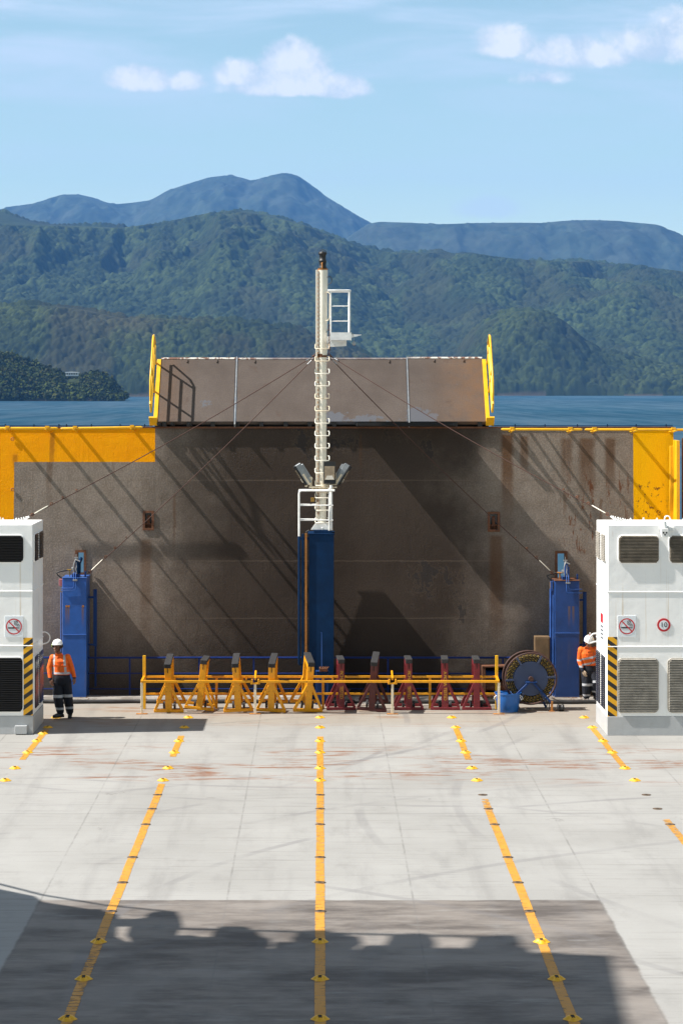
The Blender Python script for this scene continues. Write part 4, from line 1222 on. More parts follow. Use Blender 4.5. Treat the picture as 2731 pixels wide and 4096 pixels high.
pg.build('wall', M['ship_hull'], ss)
def rail(pts, r_):
    q = MB(); q.tube([(X0-0.1, *shp(*p)) for p in pts], r_, 6); q.build('rail', M['white_rail'], ss)
rail([(-120, 372), (0, 400), (110, 430), (250, 455), (415, 474)], 0.035); rail([(415, 474), (412, 512)], 0.03); rail([(380, 470), (378, 500)], 0.03)
rail([(260, 498), (415, 513), (620, 521), (830, 531), (1160, 543)], 0.055)
rs = random.Random(4)
for (cx_, cy_, rx_, ry_) in ((380, 520, 38, 30), (402, 500, 20, 24), (318, 498, 30, 9), (452, 545, 22, 14), (520, 548, 18, 16), (572, 538, 36, 26), (600, 552, 30, 18), (700, 560, 16, 12), (762, 548, 34, 26), (806, 552, 34, 20), (742, 566, 30, 14),
                             (905, 570, 20, 10), (966, 560, 20, 24), (990, 556, 24, 22), (1075, 578, 26, 10), (1168, 566, 26, 24), (1196, 560, 22, 20), (1215, 580, 24, 12), (230, 480, 26, 14), (1300, 590, 30, 8)):
    pts = []
    for k in range(22):
        a_ = 2*math.pi*k/22; q_ = 1+rs.uniform(-.16, .16); pts.append(shp(cx_+rx_*q_*math.cos(a_), cy_+ry_*q_*math.sin(a_)))
    v_ = MB(); v_.prism(pts, (X0-0.05, 0, 0), (0, 1, 0), (0, 0, 1), (-1, 0, 0), 0.3)  # unseen flat blobs added to cast the people-like lumps in the deck shadow
    v_.build('shadow_blob', M['ship_hull'], ss)

# ================================================================== MAST
DM = 54.55
def m_(px, py, D=DM): return W(px, py, D)
XM = (1288.5-CX)*DM/F; YM = DM+0.25
mast = thing('signal_mast', 'tall cream pole mast with step rungs on a dark blue box pedestal', 'mast', (XM, YM, 0))
def zz(py, D=DM): return H-(py-CY)*D/F
def xx_(px, D=DM): return (px-CX)*D/F
p = MB(); x0, x1 = xx_(1235), xx_(1335)
p.box(x0, x1, DM, DM+0.86, 0.08, zz(2138)); p.build('pedestal', M['blue_deep'], mast, 0.01)
p = MB(); p.box(x0-0.02, x1+0.02, DM-0.02, DM+0.88, zz(2138), zz(2138)+0.03)
p.box(x0+0.12, x1-0.04, DM+0.02, DM+0.6, zz(2138)+0.03, zz(2120)); p.build('pedestal_flange', M['blue_deep'], mast, 0.005)
p = MB()
zb, zt = zz(2120), zz(2092)
p.prism([(xx_(1243), zb), (xx_(1328), zb), (xx_(1309), zt), (xx_(1262), zt)], (0, YM-0.16, 0), (1, 0, 0), (0, 0, 1), (0, 1, 0), 0.03)
p.prism([(YM-0.2, zb), (YM+0.3, zb), (YM+0.1, zt), (YM-0.1, zt)], (XM-0.015, 0, 0), (0, 1, 0), (0, 0, 1), (1, 0, 0), 0.03)
p.build('gusset', M['white_rail'], mast, 0.003)
p = MB(); p.cyl((XM, YM, zz(2120)), (XM, YM, zz(1420)), 0.104, 0.108, 24); p.cyl((XM+.008, YM, zz(1420)), (XM+.015, YM, zz(1076)), 0.116, 0.120, 24)
p.build('pole', M['cream'], mast)
p = MB(); p.cyl((XM+.015, YM, zz(1078)), (XM+.015, YM, zz(1073)), 0.125, None, 24); p.build('pole_cap', M['rust_orange'], mast)
p = MB(); p.cyl((XM, YM, zz(1428)), (XM, YM, zz(1415)), 0.116, None, 24)
for sx in (-1, 1):
    p.torus((XM+sx*0.16, YM-0.02, zz(1421)), 0.035, 0.012, (0, 1, 0), 12, 6); p.torus((XM+sx*0.21, YM-0.02, zz(1424)), 0.03, 0.011, (0.3, 0.2, 1), 12, 6)
p.build('stay_collar', M['rust'], mast)
# fall-arrest rail down the left side
p = MB(); p.box(xx_(1262.5), xx_(1269.5), YM-0.10, YM-0.04, zz(2070), zz(1078))
p.build('safety_rail', M['cream'], mast, 0.003)
p = MB()
for i in range(60):
    z_ = zz(2060)+i*0.1; p.box(xx_(1269.5), xx_(1271.5), YM-0.11, YM-0.05, z_, z_+0.055)
p.build('rail_rack', M['rust_orange'], mast)
# step rungs
for i in range(15):
    py = 1395+49.75*i
    z_ = zz(py); xl, xr_ = xx_(1260.5), xx_(1317); hgt = 0.115
    r_ = MB(); yf = YM-0.20
    pts = [(xl+0.05, YM-0.07, z_+hgt), (xl+0.01, YM-0.08, z_+hgt-.005), (xl, YM-0.10, z_+hgt-.02), (xl, YM-0.12, z_+0.02), (xl+.015, yf, z_), (xr_-.015, yf, z_), (xr_, YM-0.12, z_+0.02), (xr_, YM-0.10, z_+hgt-.02), (xr_-0.01, YM-0.08, z_+hgt-.005), (xr_-0.05, YM-0.07, z_+hgt)]
    r_.tube(pts, 0.0135, 7)
    r_.build('step_rung', M['cream_rust'] if i in (0, 1, 4, 5) else M['cream'], mast)
# lantern on top
p = MB(); zl = zz(1073); L = zz(1001)-zl
p.lathe([(0.0, 0), (0.105, 0), (0.105, 0.03), (0.088, 0.05), (0.088, L*0.40), (0.098, L*.42), (0.098, L*.47), (0.080, L*.49), (0.080, L*.78), (0.105, L*.80), (0.105, L*.88), (0.085, L*.90), (0.08, L*.95), (0, L*.97)], (XM+.01, YM, zl), (0, 0, 1), 20)
lan = p.build('lantern', M['black'], mast)
p = MB(); p.tube(arc((XM+.01, YM, zl+L*.86), 0.09, 0, math.pi, 10), 0.008, 6); p.tube(arc((XM+.01, YM, zl+L*.86), 0.09, 0, math.pi, 10, (0, 1, 0)), 0.008, 6); p.build('lantern_guard', M['black'], lan)
p = MB(); p.tube([(XM+.0, YM-0.12, zl-.0), (XM+.0, YM-0.12, zl+.09), (XM-.01, YM-0.11, zl+.13), (XM+.01, YM-.1, zl+.14)], 0.016, 6); p.build('lifting_hook', M['rust_orange'], mast)
# upper platform with hoop rails
p = MB(); pz0, pz1 = zz(1361), zz(1330); px0, px1 = xx_(1320), xx_(1405)
p.box(px0, px1, YM-0.35, YM-0.335, pz0, pz1); p.box(px1-.012, px1, YM-.335, YM+.25, pz0, pz1); p.box(px0, px0+.012, YM-.335, YM+.25, pz0, pz1)
p.box(px0+.012, px1-.012, YM-.335, YM+.25, pz1-0.05, pz1-0.03)
pf = p.build('platform', M['white_rail'], mast)
p = MB(); p.prism([(px0, pz0), (px0, zz(1387)), (xx_(1386), pz0)], (0, YM-0.2, 0), (1, 0, 0), (0, 0, 1), (0, 1, 0), 0.02)
p.prism([(px0+.02, pz0), (px0+.02, zz(1387)), (xx_(1386), zz(1387)+.02), (xx_(1386), pz0)], (0, YM-0.1, 0), (1, 0, 0), (0, 0, 1), (0, 1, 0), 0.012)
p.prism([(xx_(1396), zz(1336)), (xx_(1446), zz(1337)), (xx_(1446), zz(1340)), (xx_(1398), zz(1352))], (0, YM-0.05, 0), (1, 0, 0), (0, 0, 1), (0, 1, 0), 0.02)
p.box(xx_(1306), px0, YM-0.06, YM+0.06, zz(1392), zz(1345)); p.build('bracket', M['white_rail'], pf)
p = MB(); zt_ = zz(1163)
for yy in (YM-0.33, YM+0.22):
    p.tube([(xx_(1323), yy, pz1), (xx_(1323), yy, zt_)], 0.016, 8); p.tube([(xx_(1397), yy, pz1), (xx_(1397), yy, zt_-.03)], 0.026, 8)
p.tube([(xx_(1310), YM-.33, zt_), (xx_(1395), YM-.33, zt_), (xx_(1400), YM-.28, zt_), (xx_(1400), YM+.18, zt_), (xx_(1395), YM+.22, zt_), (xx_(1323), YM+.22, zt_)], 0.026, 8)
for py in (1225, 1285):
    p.tube([(xx_(1323), YM-.33, zz(py)), (xx_(1397), YM-.33, zz(py))], 0.013, 6); p.tube([(xx_(1397), YM-.33, zz(py)), (xx_(1397), YM+.22, zz(py))], 0.013, 6)
p.build('hoop_rail', M['white_rail'], pf)
p = MB(); p.tube([(xx_(1305), YM-.12, zz(1168)), (xx_(1314), YM-.14, zz(1169)), (xx_(1319), YM-.15, zz(1176)), (xx_(1318), YM-.15, zz(1270)), (xx_(1312), YM-.14, zz(1281)), (xx_(1304), YM-.12, zz(1283))], 0.014, 7); p.build('grab_bar', M['cream_rust'], mast)
p = MB(); p.tube([(xx_(1405), YM-.3, zz(1332)), (xx_(1412), YM-.3, zz(1335)), (xx_(1414), YM-.3, zz(1350)), (xx_(1415), YM-.3, zz(1368))], 0.006, 5)
p.lathe([(0, -.05), (.03, -.045), (.045, -.01), (.035, .03), (.015, .05), (0, .05)], (xx_(1415), YM-.3, zz(1374)), (0, 0, 1), 10); p.build('hanging_lamp', M['steel'], pf)
p = MB(); p.tube([(xx_(1308), YM-.1, zz(1108)), (xx_(1321), YM-.1, zz(1104)), (xx_(1328), YM-.1, zz(1117)), (xx_(1325), YM-.1, zz(1130)), (xx_(1310), YM-.1, zz(1140))], 0.011, 6)
p.tube([(xx_(1306), YM-.1, zz(1330)), (xx_(1318), YM-.1, zz(1300)), (xx_(1316), YM-.1, zz(1262))], 0.009, 6); p.build('cable', M['hose'], mast)
p = MB()
for i in range(12): p.torus((xx_(1318)-0.004*(i % 3), YM-.18, zz(1300+i*10)), 0.022, 0.007, (1, 0.2, 0) if i % 2 else (0, 1, 0), 10, 5)
p.build('chain', M['rust'], mast)
# floodlight ring and three floodlights
p = MB(); p.box(xx_(1236), xx_(1347), YM-0.22, YM+0.1, zz(1952), zz(1947)); p.prism([(xx_(1240), zz(1952)), (xx_(1340), zz(1952)), (xx_(1306), zz(1972)), (xx_(1270), zz(1972))], (0, YM-.11, 0), (1, 0, 0), (0, 0, 1), (0, 1, 0), 0.02)
p.build('floodlight_bracket', M['cream_rust'], mast)
def flood(c, ax, facing, w=0.29, h=0.53, dp=0.17):
    """c centre, ax up axis of the housing, facing = direction of the glass"""
    c = Vector(c); ez = Vector(ax).normalized(); ey = Vector(facing); ey = (ey-ez*ey.dot(ez)).normalized(); ex = ez.cross(ey)
    hb_ = MB(); hb_.prism([(-w/2, -h/2), (w/2, -h/2), (w/2, h/2), (-w/2, h/2)], c-ey*dp, ex, ez, ey, dp*0.8)
    hb_.prism([(-w/2*.8, -h/2*.8), (w/2*.8, -h/2*.8), (w/2*.8, h/2*.8), (-w/2*.8, h/2*.8)], c-ey*(dp+.05), ex, ez, ey, 0.05)
    f_ = hb_.build('floodlight', M['lamp_side'], mast, 0.008)
    k_ = MB()
    t_ = 0.022
    for (a0, a1, b0, b1) in ((-w/2, w/2, h/2-.11, h/2), (-w/2, w/2, -h/2, -h/2+.085), (-w/2, -w/2+t_, -h/2+.085, h/2-.11), (w/2-t_, w/2, -h/2+.085, h/2-.11)):
        k_.prism([(a0, b0), (a1, b0), (a1, b1), (a0, b1)], c-ey*dp*.2, ex, ez, ey, dp*.25)
    k_.build('lamp_bezel', M['black'], f_, 0.003)
    g_ = MB(); g_.prism([(-w/2+t_, -h/2+.085), (w/2-t_, -h/2+.085), (w/2-t_, h/2-.11), (-w/2+t_, h/2-.11)], c-ey*dp*.19, ex, ez, ey, dp*.3); g_.build('lamp_glass', M['glass_lamp'], f_)
    r_ = MB(); r_.prism([(-w/2+.035, -h/2+.095), (w/2-.035, -h/2+.095), (w/4-.01, -h/2+.19), (-w/4+.01, -h/2+.19)], c+ey*dp*.115, ex, ez, ey, 0.004); r_.build('reflector', M['reflector'], f_)
    yk = MB()
    for s in (-1, 1): yk.bar(c+ex*(s*(w/2+.015))-ey*dp*.5, c+ex*(s*(w/2+.015))-ez*h*.55-ey*dp*.5, 0.012, 0.05, ey)
    yk.bar(c-ex*(w/2+.02)-ez*h*.55-ey*dp*.5, c+ex*(w/2+.02)-ez*h*.55-ey*dp*.5, 0.05, 0.012, ez); yk.build('yoke', M['cream_rust'], f_)
flood((xx_(1318), YM-0.30, zz(1890)), (0, 0.10, 1), (0, -1, -0.1))
flood((xx_(1198), YM-0.10, zz(1905)), (-0.53, -0.05, 0.85), (-0.95, -0.14, -0.5), w=.24, h=.54)
flood((xx_(1381), YM-0.10, zz(1905)), (0.53, -0.05, 0.85), (0.95, -0.14, -0.5), w=.24, h=.54)
p = MB()
for q in (1243, 1225): p.cyl((xx_(q), YM-.17, zz(1915)), (xx_(q), YM-.11, zz(1915)), 0.045, None, 14); p.box(xx_(q)-.03, xx_(q)+.03, YM-.16, YM-.12, zz(1948), zz(1915))
p.build('pivot_plate', M['cream_rust'], mast)
# lower cage rails
p = MB(); yf = YM-0.42
p.tube([(xx_(1196.5), yf, zz(2143)), (xx_(1196.5), yf, zz(1975)), (xx_(1198), yf, zz(1965)), (xx_(1206), yf, zz(1961)), (xx_(1330), yf, zz(1961)), (xx_(1338), yf, zz(1961))], 0.026, 8)
p.tube([(xx_(1316), yf, zz(1950)), (xx_(1316), yf, zz(2120))], 0.018, 8); p.tube([(xx_(1324), yf+.1, zz(1940)), (xx_(1324), yf+.1, zz(2120))], 0.036, 10)
for py in (2020, 2079):
    p.tube([(xx_(1200), yf, zz(py)), (xx_(1332), yf, zz(py))], 0.015, 7); p.tube([(xx_(1200), yf+.5, zz(py)), (xx_(1270), yf+.5, zz(py))], 0.012, 7)
p.tube([(xx_(1196.5), yf, zz(1962)), (xx_(1197), yf+.5, zz(1962)), (xx_(1270), yf+.5, zz(1962))], 0.02, 7)
p.build('cage_rail', M['white_rail'], mast)
p = MB(); p.tube([(xx_(1196.5), yf, zz(2143)), (xx_(1196.5), yf, zz(2650)), (xx_(1199), yf, zz(2655)), (xx_(1210), yf+.1, zz(2655))], 0.028, 8)
p.box(xx_(1206), xx_(1215), YM-.25, YM-.15, 0.3, zz(2136)); p.box(xx_(1201), xx_(1235), YM-.22, YM-.16, zz(2160), zz(2150)); p.build('ladder_rail', M['blue_deep'], mast)
p = MB(); p.box(xx_(1220), xx_(1227), YM-.28, YM-.20, 0.25, zz(2134)); p.build('rack_bar', M['rust_orange'], mast)
p = MB(); p.tube([(xx_(1223), YM-.24, zz(2138)), (xx_(1226), YM-.24, zz(2126)), (xx_(1236), YM-.24, zz(2121))], 0.014, 6)
p.tube([(xx_(1255), YM-.16, zz(1955)), (xx_(1262), YM-.16, zz(1975)), (xx_(1268), YM-.12, zz(1990)), (xx_(1266), YM-.12, zz(2010)), (xx_(1256), YM-.14, zz(2014)), (xx_(1250), YM-.14, zz(2006))], 0.01, 6); p.build('conduit', M['hose'], mast)
p = MB(); p.box(xx_(1243), xx_(1257), YM-.2, YM-.12, zz(2008), zz(1991)); p.build('junction_box', M['brass'], mast, 0.004)

# small blue stand with rusty winch block and a thin white rod before the pedestal
st = thing('winch_stand', 'small blue steel stand with a rusty bolted block and thin white rod', 'stand', (xx_(1288, 54.2), 54.2, 0))
p = MB(); a, b_ = xx_(1262, 54.2), xx_(1314, 54.2); zt = H-(2688-CY)*54.2/F
p.box(a, a+.05, 54.2, 54.28, 0, zt); p.box(b_-.05, b_, 54.2, 54.28, 0, zt); p.box(a, b_, 54.18, 54.45, zt, zt+.02); p.box(a+.05, b_-.05, 54.3, 54.32, 0.0, zt*.8)
p.build('stand_frame', M['blue'], st, 0.004)
p = MB(); p.box(a+.09, b_-.02, 54.12, 54.4, zt+.02, zt+.10)
for i in range(4): p.cyl((a+.13+i*.06, 54.18, zt+.10), (a+.13+i*.06, 54.18, zt+.135), 0.02, None, 6)
p.build('winch_block', M['rust'], st, 0.006)
p = MB(); q0, q1 = W(1287, 2683, 54.2), W(1286, 2530, 54.2); p.tube([q0, q1, q1+Vector((-.02, 0, .0))], 0.009, 6); p.build('rod', M['blue_pale'], st)
# vertical run of bolts beside it
# ================================================================== STAY WIRES
def stay(a, b, label, tb=0.42):
    a = Vector(a); b = Vector(b); d = (b-a).normalized(); Ln = (b-a).length
    rt = thing('stay_wire', label, 'stay wire', a)
    w_ = MB(); n = 14; pts = []
    for i in range(n+1):
        f_ = i/n; q = a.lerp(b, f_); q.z -= 0.10*math.sin(math.pi*f_); pts.append(q)
    w_.tube(pts, 0.0105, 5); w_.build('wire', M['wire'], rt)
    def at(s): return b-d*s
    t_ = MB(); t_.tube([at(tb+.10), at(tb+.06), at(0.18), at(0.14)], [.009, .014, .014, .009], 8); t_.build('turnbuckle', M['cream'], rt)
    s_ = MB(); u = frame_of(d)[1]
    for q, r_ in ((tb+.2, .028), (tb+.52, .022), (0.09, .032)):
        s_.torus(at(q), r_, 0.010, u, 12, 6)
    s_.cyl(at(tb+.9)-u*.03, at(tb+.9)+u*.03, 0.016, None, 8)
    s_.build('shackle', M['rust'], rt)
    k_ = MB(); k_.tube([a+d*.12, a+d*.26], 0.013, 7); k_.build('socket', M['steel'], rt)
cl = Vector((XM-0.20, YM-.02, zz(1424))); cr = Vector((XM+0.20, YM-.02, zz(1424)))
stay(cl, W(118, 2066, 50.5), 'rusty stay wire from the mast to the left white deck house roof')
stay(cl+Vector((.03, -.03, -.02)), W(350, 2297, 54.95), 'rusty stay wire from the mast to the left blue tower')
stay(cr, W(2440, 2064, 50.5), 'rusty stay wire from the mast to the right white deck house roof')
stay(cr+Vector((-.03, -.03, -.02)), W(2216, 2300, 54.95), 'rusty stay wire from the mast to the right blue tower')
# padeyes that hold the wires on the roofs
for par, (px, py), s in ((lh, (118, 2066), -1), (rh, (2440, 2064), 1)):
    e_ = W(px, py, 50.5); p = MB()
    p.tube([e_, e_+Vector((s*.16, 0, -.12)), e_+Vector((s*.45, 0, e_.z*0-.0+HZ-e_.z+.03)), e_+Vector((s*1.0, 0, HZ-e_.z+.02))], 0.022, 7)
    for i in range(7): p.torus(e_+Vector((s*(.06+i*.055), 0, -.03-i*.013)), 0.03, 0.010, (1, 0.4*(-1)**i, 0.3), 10, 5)
    p.box(e_.x+s*.2-.12, e_.x+s*.2+.12, e_.y-.05, e_.y+.05, HZ, HZ+.03); p.build('stay_anchor', M['white_rail'], par)

# ================================================================== BLUE LATCH TOWERS
def tower(px0, px1, pyt, side, label, col, seam):
    D = 54.80
    x0, x1 = (px0-CX)*D/F, (px1-CX)*D/F; zt = H-(pyt-CY)*D/F
    rt = thing('latch_tower', label, 'latch tower', ((x0+x1)/2, D, 0), group='blue latch towers')
    w_ = MB(); w_.box(x0, x1, D, D+0.77, 0.08, zt); body = w_.build('column', col, rt, 0.012)
    w_ = MB(); w_.cyl((x0, D-.002, seam), (x1, D-.002, seam), 0.010, None, 6); w_.build('weld_bead', M['blue_pale'], body)
    w_ = MB(); w_.box(x0-.01, x1+.01, D-.01, D+.78, zt, zt+.02); w_.build('top_plate', M['blue_pale'] if side < 0 else M['rust'], rt, .004)
    w_ = MB(); w_.prism([(0, 0), (.12, 0), (.12, .09), (0, .06)], (x0-.05, D-.08, 0.001), (0, 1, 0), (0, 0, 1), (1, 0, 0), x1-x0+.1); w_.build('foot', curb_mat(), rt)
    # side guide channel (towards the right) and standing pipe on the left
    w_ = MB(); xs = x1+0.13
    w_.box(xs, xs+.085, D+.35, D+.45, 1.30, zt-.30); w_.box(x1, xs, D+.35, D+.40, zt-.52, zt-.47); w_.box(xs+.02, xs+.07, D+.45, D+.5, 0.3, 1.30); w_.box(x1, xs, D+.35, D+.40, 1.32, 1.36)
    w_.build('guide_channel', M['blue'], rt, 0.004)
    w_ = MB(); xp = x0-0.035
    w_.tube([(xp, D+.03, .12), (xp, D+.03, zt-.35)], 0.016, 7)
    if side > 0: w_.tube([(xp-.05, D+.12, .12), (xp-.05, D+.12, zt-.2)], 0.028, 8); w_.box(xp-.06, xp+.0, D+.1, D+.2, zt-.25, zt-.02)
    w_.build('pipe', M['blue_pale'], rt)
    # hydraulic pipes bent across the face
    xm = (x0+x1)/2
    w_ = MB(); yf_ = D-.03
    for (dx, dz, r) in ((-.015, .24, 0), (.035, .29, 0)) if side < 0 else ((.035, .20, 0), (-.015, .29, 0)):
        xx = xm+dx; e = x0-.03 if side < 0 else x1+.06
        s = -1 if side < 0 else 1
        w_.tube([(xx, D+.1, zt+.16), (xx, yf_, zt+.10), (xx, yf_, zt-dz+.05), (xx+s*.012, yf_, zt-dz+.015), (xx+s*.05, yf_, zt-dz), (e, yf_, zt-dz), (e, yf_+.05, zt-dz)], 0.0095, 6)
    w_.build('hydraulic_pipe', M['blue_pale'], rt)
    w_ = MB(); w_.box(xm-.035, xm+.075, D-.045, D, zt-.065, zt-.025)
    for i in range(2): w_.cyl((xm-.01+i*.05, D-.05, zt-.045), (xm-.01+i*.05, D-.06, zt-.045), .016, None, 8)
    w_.build('pipe_clamp', M['steel'], rt, .003)
    # valve block and latch jack on top, reaching to the slot in the door
    jx = xm+(0.02 if side < 0 else -.02)
    w_ = MB(); w_.box(jx-.09, jx+.09, D+.06, D+.36, zt+.02, zt+.10); w_.build('jack_base', M['blue'], rt, .006)
    w_ = MB(); w_.box(jx-.02, jx+.06, D+.16, D+.36, zt+.10, zt+.42); w_.cyl((jx+.04, D+.3, zt+.3), (jx+.06, D+.75, zt+.42), .045, None, 10); w_.box(jx+.06, jx+.10, D+.2, D+.34, zt+.1, zt+.33)
    jk = w_.build('latch_jack', M['blue_deep'] if side < 0 else M['blue_pale'], rt, .006)
    w_ = MB(); w_.cyl((jx+.0, D+.2, zt+.36), (jx-.0, D+.2, zt+.50), .034, None, 10); w_.cyl((jx, D+.2, zt+.50), (jx, D+.2, zt+.57), .01, None, 6); w_.cyl((jx+.01, D+.14, zt+.44), (jx+.10, D+.12, zt+.40), .018, None, 8); w_.box(jx-.045, jx+.045, D+.15, D+.25, zt+.47, zt+.50)
    w_.cyl((jx-.10, D+.1, zt+.22), (jx-.04, D+.1, zt+.22), .05, None, 10); w_.build('valve', M['steel'], jk, .003)
    w_ = MB()
    for (dx, top_) in ((-.045, .46), (.02, .38)):
        w_.tube([(jx+dx*.2+.01, D+.1, zt+top_), (jx+dx, D+.06, zt+top_-.12), (jx+dx-.01, D+.04, zt+.22), (jx+dx+.01, D+.06, zt+.10)], 0.012, 6)
    w_.build('hydraulic_hose', M['steel'], jk)
    # feed hose looping off the left side
    w_ = MB(); zt2 = zt
    w_.tube([(x0+.13, D+.25, zt+.18), (x0+.03, D+.24, zt+.17), (x0-.10, D+.22, zt+.14), (x0-.17, D+.2, zt+.11), (x0-.14, D+.2, zt+.06), (x0-.06, D+.2, zt+.0), (x0-.03, D+.2, zt-.06)], 0.018, 7)
    w_.build('feed_hose', M['hose'], rt)
    w_ = MB(); w_.cyl((x0+.08, D+.25, zt+.18), (x0+.19, D+.25, zt+.18), .022, None, 8); w_.cyl((x0+.15, D+.25, zt+.02), (x0+.15, D+.25, zt+.18), .012 if side < 0 else .02, None, 8); w_.build('hose_fitting', M['brass'] if side < 0 else M['rust_orange'], rt)
    w_ = MB(); w_.box(x0-.10, x0-.012, D+.12, D+.24, zt-.20, zt-.03); w_.build('switch_box', M['pink'] if side < 0 else M['brown_box'], rt, .008)
    w_ = MB(); w_.box(x1-.06, x1-.02, D+.1, D+.14, zt+.02, zt+.16); w_.build('stay_lug', M['blue'], rt, .003)
    # rust bleeding from two bolts
    w_ = MB()
    if side < 0:
        for dx in (.10, .155, .50): w_.cyl((x0+dx, D-.004, zt-.68), (x0+dx, D+.0, zt-.68), .028, None, 10)
        w_.build('rust_bolt', M['rust_orange'], rt)
    return rt
def tower_mat(name, base, seed):
    m, t, b = mat_new(name); o = t.obj(); x, y, z = t.xyz(o)
    n = t.noise(o, 2.2, 5, 0.6); g = t.noise(t.mapping(o, (6, 6, 0.5), (seed, 0, 0)), 1.0, 6, 0.65)
    c = t.mix(t.smooth(n, 0.3, 0.7), tuple(v*.85 for v in base), tuple(v*1.18 for v in base))
    c = t.mix(t.math('MULTIPLY', t.smooth(g, .55, .75), .5), c, (0.10, 0.10, 0.11) if seed else (0.12, 0.11, 0.10))
    c = t.mix(t.math('MULTIPLY', t.smooth(z, 1.6, 1.62, 1, 0), .35), c, tuple(v*.75 for v in base))
    f = None
    for dx in ((-.20, -.145, .20) if not seed else (.05, .15)):
        q = t.math('MULTIPLY', t.smooth(t.math('ABSOLUTE', t.math('SUBTRACT', x, dx)), .012, .04, 1, 0), t.math('MULTIPLY', t.smooth(z, 1.75, 2.25), t.smooth(z, 2.30, 2.33, 1, 0)))
        f = q if f is None else t.math('MAXIMUM', f, q)
    c = t.mix(t.math('MULTIPLY', f, .7), c, (0.17, 0.09, 0.035))
    t.put(b.inputs['Base Color'], c); b.inputs['Roughness'].default_value = .42
    t.put(b.inputs['Normal'], t.bump(t.noise(o, 9, 4), .15, .01))
    return m
tower(251, 347, 2313, -1, 'blue steel latch tower standing behind the person at the left white house', tower_mat('tower_blue_light', (0.018, 0.098, 0.38), 0), 1.62)
tower(2217, 2316, 2324, 1, 'darker stained blue latch tower standing right of the rope reel', tower_mat('tower_blue_stained', (0.010, 0.052, 0.21), 3), 1.66)

# ================================================================== TRESTLE RACK
rk = thing('trestle_rack', 'long low yellow steel rack holding a row of ten trestles', 'rack', (0, 53.0, 0))
DFR, DRR = 52.65, 53.50
def rx(px, D): return (px-CX)*D/F
xl, xr_ = rx(565, DFR), rx(1995, DFR)
xlb, xrb = rx(578, DRR), rx(1985, DRR)
segs = [(xl, rx(1012, DFR)), (rx(1032, DFR), rx(1560, DFR)), (rx(1578, DFR), xr_)]
for a, b_ in segs:
    p = MB(); p.box(a, b_, DFR-.03, DFR+.03, .735, .79); p.build('front_rail', M['yellow'], rk, .004)
brs = [rx(v, DRR) for v in (640, 735, 866, 930, 1160, 1340, 1480, 1590, 1720, 1900)]
p = MB(); p.box(xlb, xrb, DRR-.025, DRR+.025, .735, .79); p.build('rear_rail', M['yellow'], rk, .004)
p = MB(); p.box(xlb, xrb, DRR-.02, DRR+.02, .335, .385); p.build('rear_rail', M['yellow'], rk, .004)
for xf, xb in ((xl+.02, xlb), (xr_-.02, xrb)):
    p = MB(); p.bar((xf, DFR, .765), (xb, DRR, .765), .055, .055); p.build('end_rail', M['yellow'], rk, .004)
    p = MB(); p.box(xb-.035, xb+.035, DRR-.03, DRR+.03, .0, 1.27); p.build('corner_post', M['yellow_clean'], rk, .004)
for v in (866, 1292, 1719):
    xx = rx(v, DRR); p = MB(); p.box(xx-.03, xx+.03, DRR+.02, DRR+.05, 0, .76); p.build('rear_post', M['yellow'], rk, .004)
for v in (568, 1021, 1569, 1994):
    xx = rx(v, DFR); p = MB(); p.box(xx-.028, xx+.028, DFR-.025, DFR+.025, .012, .735); lg = p.build('leg', M['cream_rust'], rk, .004)
    p = MB(); p.box(xx-.13, xx+.13, DFR-.07, DFR+.07, .0, .014); p.build('foot_plate', M['rust_orange'], lg)
    if v in (1021, 1569):
        p = MB(); p.box(xx-.11, xx+.11, DFR-.04, DFR+.04, .70, .735); p.box(xx-.095, xx-.055, DFR-.045, DFR+.045, .735, .82); p.box(xx+.055, xx+.095, DFR-.045, DFR+.045, .735, .82)
        p.box(xx-.022, xx+.022, DFR-.02, DFR+.5, .80, .86, (R(12), 0, 0), (xx, DFR, .8)); p.build('rail_clamp', M['yellow'], rk, .004)
# hooks on the rear rail
p = MB()
for v in (700, 820, 985, 1090, 1245, 1330, 1375, 1505, 1640, 1780, 1915):
    xx = rx(v, DRR); p.box(xx-.022, xx+.022, DRR-.05, DRR-.025, .70, .79)
p.build('rail_hook', M['yellow'], rk)

